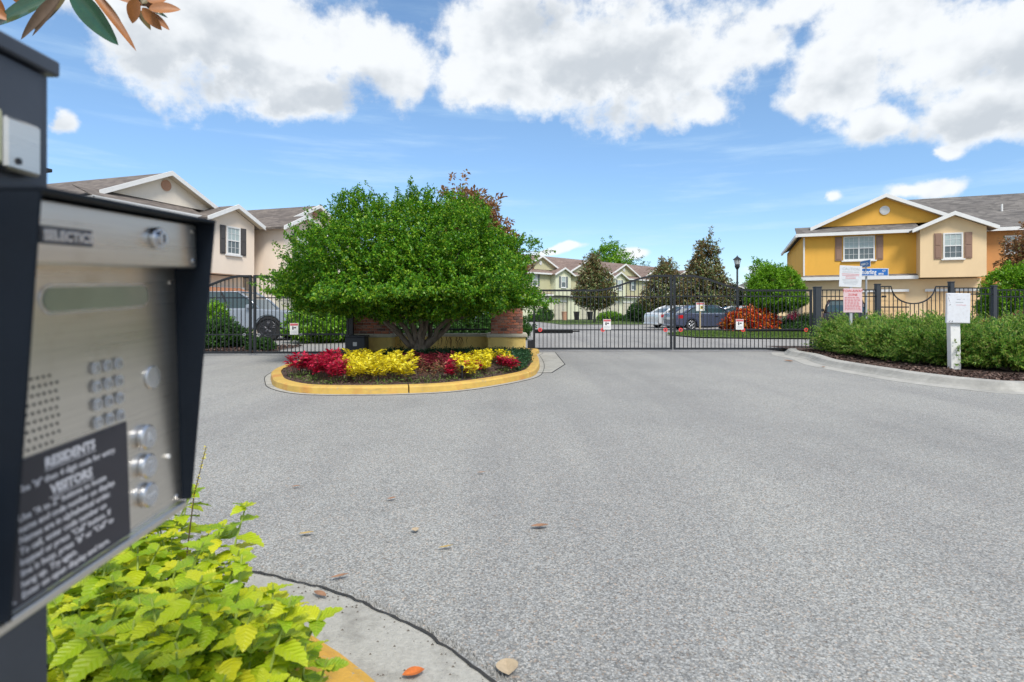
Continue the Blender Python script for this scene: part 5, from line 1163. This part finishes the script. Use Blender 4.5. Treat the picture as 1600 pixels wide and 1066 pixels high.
    MB().box(top[1][0]-.05,top[1][0]+.03,-.5,.5,zb+.10,top[1][1]+.05).build('grille',M['blackplastic'],c,bevel=.02)
    MB().box(top[1][0]-.12,top[1][0]+.06,-w+.06,w-.06,zb-.02,zb+.12).build('front_bumper',M['blackplastic'],c,bevel=.03)
    xr=top[-2][0]; MB().box(xr-.06,xr+.12,-w+.06,w-.06,zb,zb+.13).build('rear_bumper',M['blackplastic'] if kind!='sedan' else paint,c,bevel=.03)
    MB().box(xr-.045,xr-.03,-.26,.26,.62,.76).build('number_plate',M['white'],c)
    return c
pnt=lambda n_,c_:mat(n_,c_,.22,.25,.03,2,coat=.8)
silver=pnt('silver_paint',(.30,.34,.40)); steelb=pnt('slate_blue_paint',(.085,.105,.17)); wht=pnt('white_car_paint',(.70,.72,.74)); blu=pnt('bright_blue_paint',(.03,.17,.42)); dred=pnt('dark_maroon_paint',(.035,.02,.028))
D=22.3; car('pickup_truck',((416-800)/FP*D-1.58,D+.9,0),R(-2),silver,'silver pickup truck with black wheels behind the left gate','truck',M['darkrim'],'truck')
MB().box(2.70,2.92,-.98,.98,.50,.98).build('steel_bumper',M['blackplastic'],[o for o in COL.objects if o.name.startswith('pickup_truck')][0],bevel=.05)
D=33.0; car('parked_car',((1110-800)/FP*D+.2,D+1.2,0),R(8),steelb,'slate blue-grey sedan with red tail lamp behind the right gate leaf')
D=38.5; car('parked_car',((1035-800)/FP*D+1.3,D,0),R(18),wht,'white sedan with red tail lamp left of the slate sedan')
D=44.0; car('parked_car',((1148-800)/FP*D,D,0),R(5),blu,'bright blue car partly hidden behind the slate sedan')
D=41.0; car('parked_car',((1168-800)/FP*D,D,0),R(20),wht,'white car behind the orange croton bush')
D=27.5; car('parked_car',((1318-800)/FP*(D+2.2),D+2.2,0),R(62),dred,'dark SUV with maroon trim seen from behind at the mustard townhouse garage','suv')
D=30.0; car('parked_car',((668-800)/FP*D,D,0),R(0),wht,'white car glimpsed through the wall fence behind the tree trunk')
D=31.0; car('parked_car',((752-800)/FP*D,D,0),R(0),silver,'silver car glimpsed near the right brick pier behind the wall fence')
# ================================================================ OTHER STREET THINGS
D=32.5; s_=D/FP; lp=empty('street_lamp',((1152-800)*s_,D,0),0,'black lantern street lamp on a tall post behind the right gate leaf','street lamp'); Z=lambda py:CH+(HZ-py)*s_
MB().tube([(0,0,0),(0,0,.5),(0,0,.55),(0,0,Z(421))],[.13,.11,.06,.05],12).build('post',M['charcoal'],lp,smooth='auto')
MB().tube([(0,0,Z(421)),(0,0,Z(417)),(0,0,Z(413))],[.06,.14,.13],10).build('collar',M['iron'],lp)
MB().tube([(0,0,Z(413.5)),(0,0,Z(405.5))],[.13,.19],8).build('lantern_glass',mat('frosted_lantern_glass',(.62,.66,.68),.3,0,.05,5),lp)
for i in range(8): a=i*math.pi/4; MB().tube([(math.cos(a)*.13,math.sin(a)*.13,Z(413.5)),(math.cos(a)*.195,math.sin(a)*.195,Z(405.5))],.012,4).build('lantern_rib',M['iron'],lp)
MB().tube([(0,0,Z(406)),(0,0,Z(405)),(0,0,Z(402.5)),(0,0,Z(400.5)),(0,0,Z(399))],[.23,.22,.10,.03,.005],10).build('lantern_roof',M['iron'],lp)
D=30.5; s_=D/FP; ws=empty('yard_sign',((1094-800)*s_,D,0),0,'small white and yellow sign on a tan post before the slate sedan','sign'); Z=lambda py:CH+(HZ-py)*s_
MB().box(-.04,.04,0,.04,0,Z(478)).build('post',M['tan_post'],ws); o=MB().box(-.22,.22,-.02,-.001,Z(486),Z(473)).build('sign_panel',M['white'],ws,bevel=.003)
MB().box(-.2,.2,-.024,-.021,Z(476),Z(473.6)).build('red_header',M['redfade'],o); MB().box(.0,.17,-.024,-.021,Z(483),Z(478)).build('yellow_patch',mat('yellow_print',(.6,.5,.05),.5),o); MB().box(.04,.12,-.027,-.0245,Z(482),Z(479)).build('pictogram',M['darkprint'],o)
D=31.; s_=D/FP; bp=empty('garden_pole',((1207-800)*s_,D,0),0,'thin pale pole with a brown wooden finial before the dome shrub','pole'); Z=lambda py:CH+(HZ-py)*s_
MB().cyl((0,0,0),(0,0,1),.03,Z(452),8).build('pole',M['greyprint'],bp); MB().tube([(0,0,Z(452)),(0,0,Z(446)),(0,0,Z(440)),(0,0,Z(434))],[.07,.11,.08,.01],10).build('finial',mat('brown_wood',(.28,.15,.07),.7),bp)
for px,pc,lb2 in ((901,M['blackplastic'],'black bin in front of the olive townhouses left of the magnolia'),(922,M['blackplastic'],'black bin beside the trunk of the near magnolia'),(882,M['terracotta'],'terracotta pot at the entrance of the olive townhouse')):
    D=66; w_=empty('planter' if pc is M['terracotta'] else 'wheelie_bin',((px-800)/FP*D,D,0),0,lb2,'pot' if pc is M['terracotta'] else 'bin')
    MB().tube([(0,0,0),(0,0,.9)],[.26,.34],4 if pc is not M['terracotta'] else 12).build('body',pc,w_); MB().tube([(0,0,.9),(0,0,.98)],.37,4 if pc is not M['terracotta'] else 12).build('rim' if pc is M['terracotta'] else 'lid',pc,w_)
# ================================================================ TREES AND SHRUBS BEYOND
def tree(name,px,D,zbase,trunk_h,rad,hgt,lm,label,n,per,leaf,seed,cone=0.,low=None,cat='tree',cz=None,lump=.16,up=.3,wid=.5,shell=(.6,1.),fill=.35,tr=.12,group=None,bark='bark_grey'):
    x=(px-800)/FP*D; t_=empty(name,(x,D,zbase),0,label,cat,group); rs=random.Random(seed); mb=MB()
    top=trunk_h+hgt*.6; p,q=limb((0,0,-.1),(0,0,top),tr,tr*.3,6,.012,rs); mb.tube(p,q,8)
    for i in range(7):
        a=rs.uniform(0,6.28); z0=lerp(trunk_h*.85,top*.9,i/7); p,q=limb((0,0,z0),(math.cos(a)*rad*.7,math.sin(a)*rad*.7,z0+hgt*.22),tr*.45,tr*.1,4,.05,rs); mb.tube(p,q,5)
    mb.build('trunk',M[bark],t_,smooth=True)
    lw=low if low is not None else hgt*.25
    crown('crown',t_,lm,(0,0,trunk_h+lw),(rad,rad,hgt-lw),lw,n,per,leaf,wid,leaf*2.2,up=up,shell=shell,lump=lump,nl=70,sharp=30,cone=cone,fill=fill,seed=seed); return t_
zz=lambda py,D:CH+(HZ-py)*D/FP
# magnolias
tree('magnolia_tree',929,52,0,1.6,1.9,zz(402,52)-1.6,LM['magnolia'],'dark conical magnolia in front of the olive townhouses, left of centre',650,16,.24,41,cone=.55,low=.9,lump=.14)
tree('magnolia_tree',1102,45,0,.5,1.85,zz(375,45)-.5,LM['magnolia'],'tallest dark magnolia behind the slate sedan and right gate leaf',1100,16,.22,42,cone=.38,low=1.2)
tree('magnolia_tree',1042,50,0,1.0,2.2,zz(406,50)-1.0,LM['magnolia'],'dark magnolia behind the gate centre, left of the tallest one',600,16,.24,43,cone=.5,low=1.)
tree('magnolia_tree',1142,47,0,.6,1.2,zz(445,47)-.6,LM['dark'],'low dark tree directly behind the street lamp',500,14,.18,44,low=.8)
tree('magnolia_tree',732,22.5,0,2.4,2.1,zz(290,22.5)-2.4,LM['bronze'],'bronze-leaved magnolia whose top shows above the round tree',900,18,.19,45,cone=.3,low=.6,lump=.25,shell=(.5,1))
tree('magnolia_tree',1612,24,0,2.2,.95,zz(352,24)-2.2,LM['bronze'],'bronze magnolia at the right edge before the orange wall',260,16,.16,46,cone=.2,low=.5,lump=.2)
# broadleaf
tree('green_tree',954,95,0,5,3.3,zz(379,95)-5,LM['bright'],'bright green tree rising behind the olive roofs',500,16,.36,47,low=3,lump=.22)
tree('green_tree',990,105,0,5,3.6,zz(398,105)-5,LM['mid'],'thin dull green tree right of the bright one behind the roofs',130,12,.34,48,low=2.,lump=.3)
tree('green_tree',1190,72,0,2,1.7,zz(406,72)-2,LM['bright'],'bright tree top behind the dome-shaped shrub',350,14,.30,49,low=1.6,lump=.22)
tree('green_tree',1247,95,0,3,3.6,zz(424,95)-3,LM['mid'],'dull green tree at the left corner of the mustard townhouse',400,14,.34,50,low=2,lump=.25)
tree('green_tree',1225,120,0,3,5.0,zz(432,120)-3,LM['mid'],'distant green tree low on the horizon left of the mustard townhouse',350,14,.45,51,low=2,lump=.25)
# the dome shrub tree
tree('dome_topiary_tree',1212,30.5,0,1.25,1.36,zz(417,30.5)-1.25,LM['bright'],'bright lime green dome-clipped tree before the mustard townhouse',1300,26,.10,52,low=.45,lump=.05,shell=(.85,1),fill=.5,tr=.10)
tree('round_shrub_tree',1588,23,0,.4,1.15,zz(414,23)-.4,LM['bright'],'bright green rounded shrub at the right edge behind the fence',900,26,.10,53,low=.9,lump=.08,shell=(.8,1),fill=.4)
def shrub(px,D,rad,hgt,lm,label,leaf,seed,n=260,per=18,cat='shrub',name='round_shrub',z=0.,lump=.1):
    x=(px-800)/FP*D; t_=empty(name,(x,D,z),0,label,cat); mb=MB(); rs=random.Random(seed)
    for i in range(6):
        a=rs.uniform(0,6.28); p,q=limb((0,0,0),(math.cos(a)*rad*.5,math.sin(a)*rad*.5,hgt*.6),.03,.01,3,.05,rs); mb.tube(p,q,5)
    mb.build('stem',M['bark'],t_); crown('foliage',t_,lm,(0,0,hgt*.45),(rad,rad,hgt*.55),hgt*.42,n,per,leaf,.55,leaf*2,shell=(.6,1),lump=lump,fill=.4,seed=seed); return t_
shrub(1000,56,1.15,1.9,LM['mid'],'round clipped green bush in front of the far olive row',.14,61,420)
shrub(851,58,.8,1.25,LM['mid'],'small ball-shaped bush next to the round tree, before the olive row',.12,62,260)
shrub(840,57,1.2,.6,LM['mid'],'low spreading bush at the foot of the left olive townhouse',.12,63,200)
shrub(952,60,1.3,.9,LM['bright'],'low bright bush right of the near magnolia trunk',.12,64,240)
shrub(975,60,2.2,.5,LM['mid'],'low green hedge along the far lawn left of the white sedan',.12,65,260)
for i,(px,D,rd,h_) in enumerate(((1148,30.0,.42,.80),(1166,29.6,.55,1.08),(1186,29.9,.52,1.02),(1199,30.2,.40,.75))):
    shrub(px,D,rd,h_,LM['croton'],['orange croton bush at the left of its clump, low','orange-red croton bush, the tallest of the clump','orange-red croton bush on the right of the tallest','low dark red croton bush at the right end of the clump'][i],.17,70+i,150,14,lump=.15,name='croton_bush')
shrub(1242,33,.42,.95,LM['pink'],'small pink flowering shrub left of the mustard townhouse',.1,75,120,name='pink_shrub')
shrub(1262,31,.5,.9,LM['mid'],'square green shrub at the corner of the mustard townhouse',.1,76,160)
shrub(1232,30.5,1.3,.5,LM['mid'],'low dark green hedge under the dome tree',.1,77,300)
for i,(px,D,rd,h_,l) in enumerate(((345,17.6,.60,.85,'mid'),(332,18.6,.5,1.45,'bright'),(366,18.2,.5,.50,'mid'),(408,16.6,.24,.22,'mid'))):
    shrub(px,D,rd,h_,LM[l],['mid green shrub behind the left gate leaf, nearest','taller leggy bright shrub behind the left gate leaf','mid green shrub beside the truck wheel','small low tuft of green at the foot of the left gates'][i],.08,80+i,320,20)
for i,(px,D,rd,h_) in enumerate(((497,21,1.1,1.25),(535,21.5,1.15,1.3),(585,22,1.2,1.3),(640,22,1.1,.95),(690,22,1.2,.9),(742,22.5,1.2,1.0),(790,23,1.0,.9))):
    shrub(px,D,rd,h_,LM['bright'] if i<2 else LM['mid'],['bright clusia bush right of the truck','bright clusia bush beside the left brick pier','green bush behind the left brick pier','green bush behind the tree trunk','green bush behind the wall fence centre','green bush behind the wall fence right of centre','green bush behind the right brick pier'][i],.10,90+i,420,20,name='hedge_bush')
for i,px in enumerate((1590,1680,1780)):
    shrub(px,19.5,1.0,.9,LM['bronze'] if i==0 else LM['mid'],['dry brownish ornamental shrub behind the fence at the right edge','green shrub just outside the right edge behind the fence','green shrub further outside the right edge'][i],.1,105+i,260)
# planting bed behind the left gate
pb=[G(300,553),G(430,552),G(440,545),G(400,533),G(300,527)]
pbp=[(p.x,p.y) for p in pb]; poly_sheet('gate_bed',pbp,.03,M['mulch'])['kind']='structure'
chips('gate_mulch',lambda r:(lambda a,b_:(pb[0].x+a*(pb[1].x-pb[0].x)*.9,pb[0].y+.1+b_*3))(r.uniform(0,1),r.uniform(0,1)),2500,.035,'brown mulch of the bed behind the left gate leaf',(.05,.12))
dr=[G(430,551),G(545,551),G(560,534),G(460,531)]
# a belt of distant trees on the horizon
for i in range(13):
    a=-1.0+2.0*i/12; D=190+30*math.sin(i*2.3); x=math.tan(a*.75)*D; px=800+x/D*FP
    tree('distant_tree',px,D,0,2,10,5.5+2.0*math.sin(i*1.7),LM['mid'],'distant green tree on the horizon behind the houses, '+(ORD[i] if i<12 else 'rightmost')+' of them',170,10,.9,120+i,low=2.5,lump=.2,group='trees along the horizon')
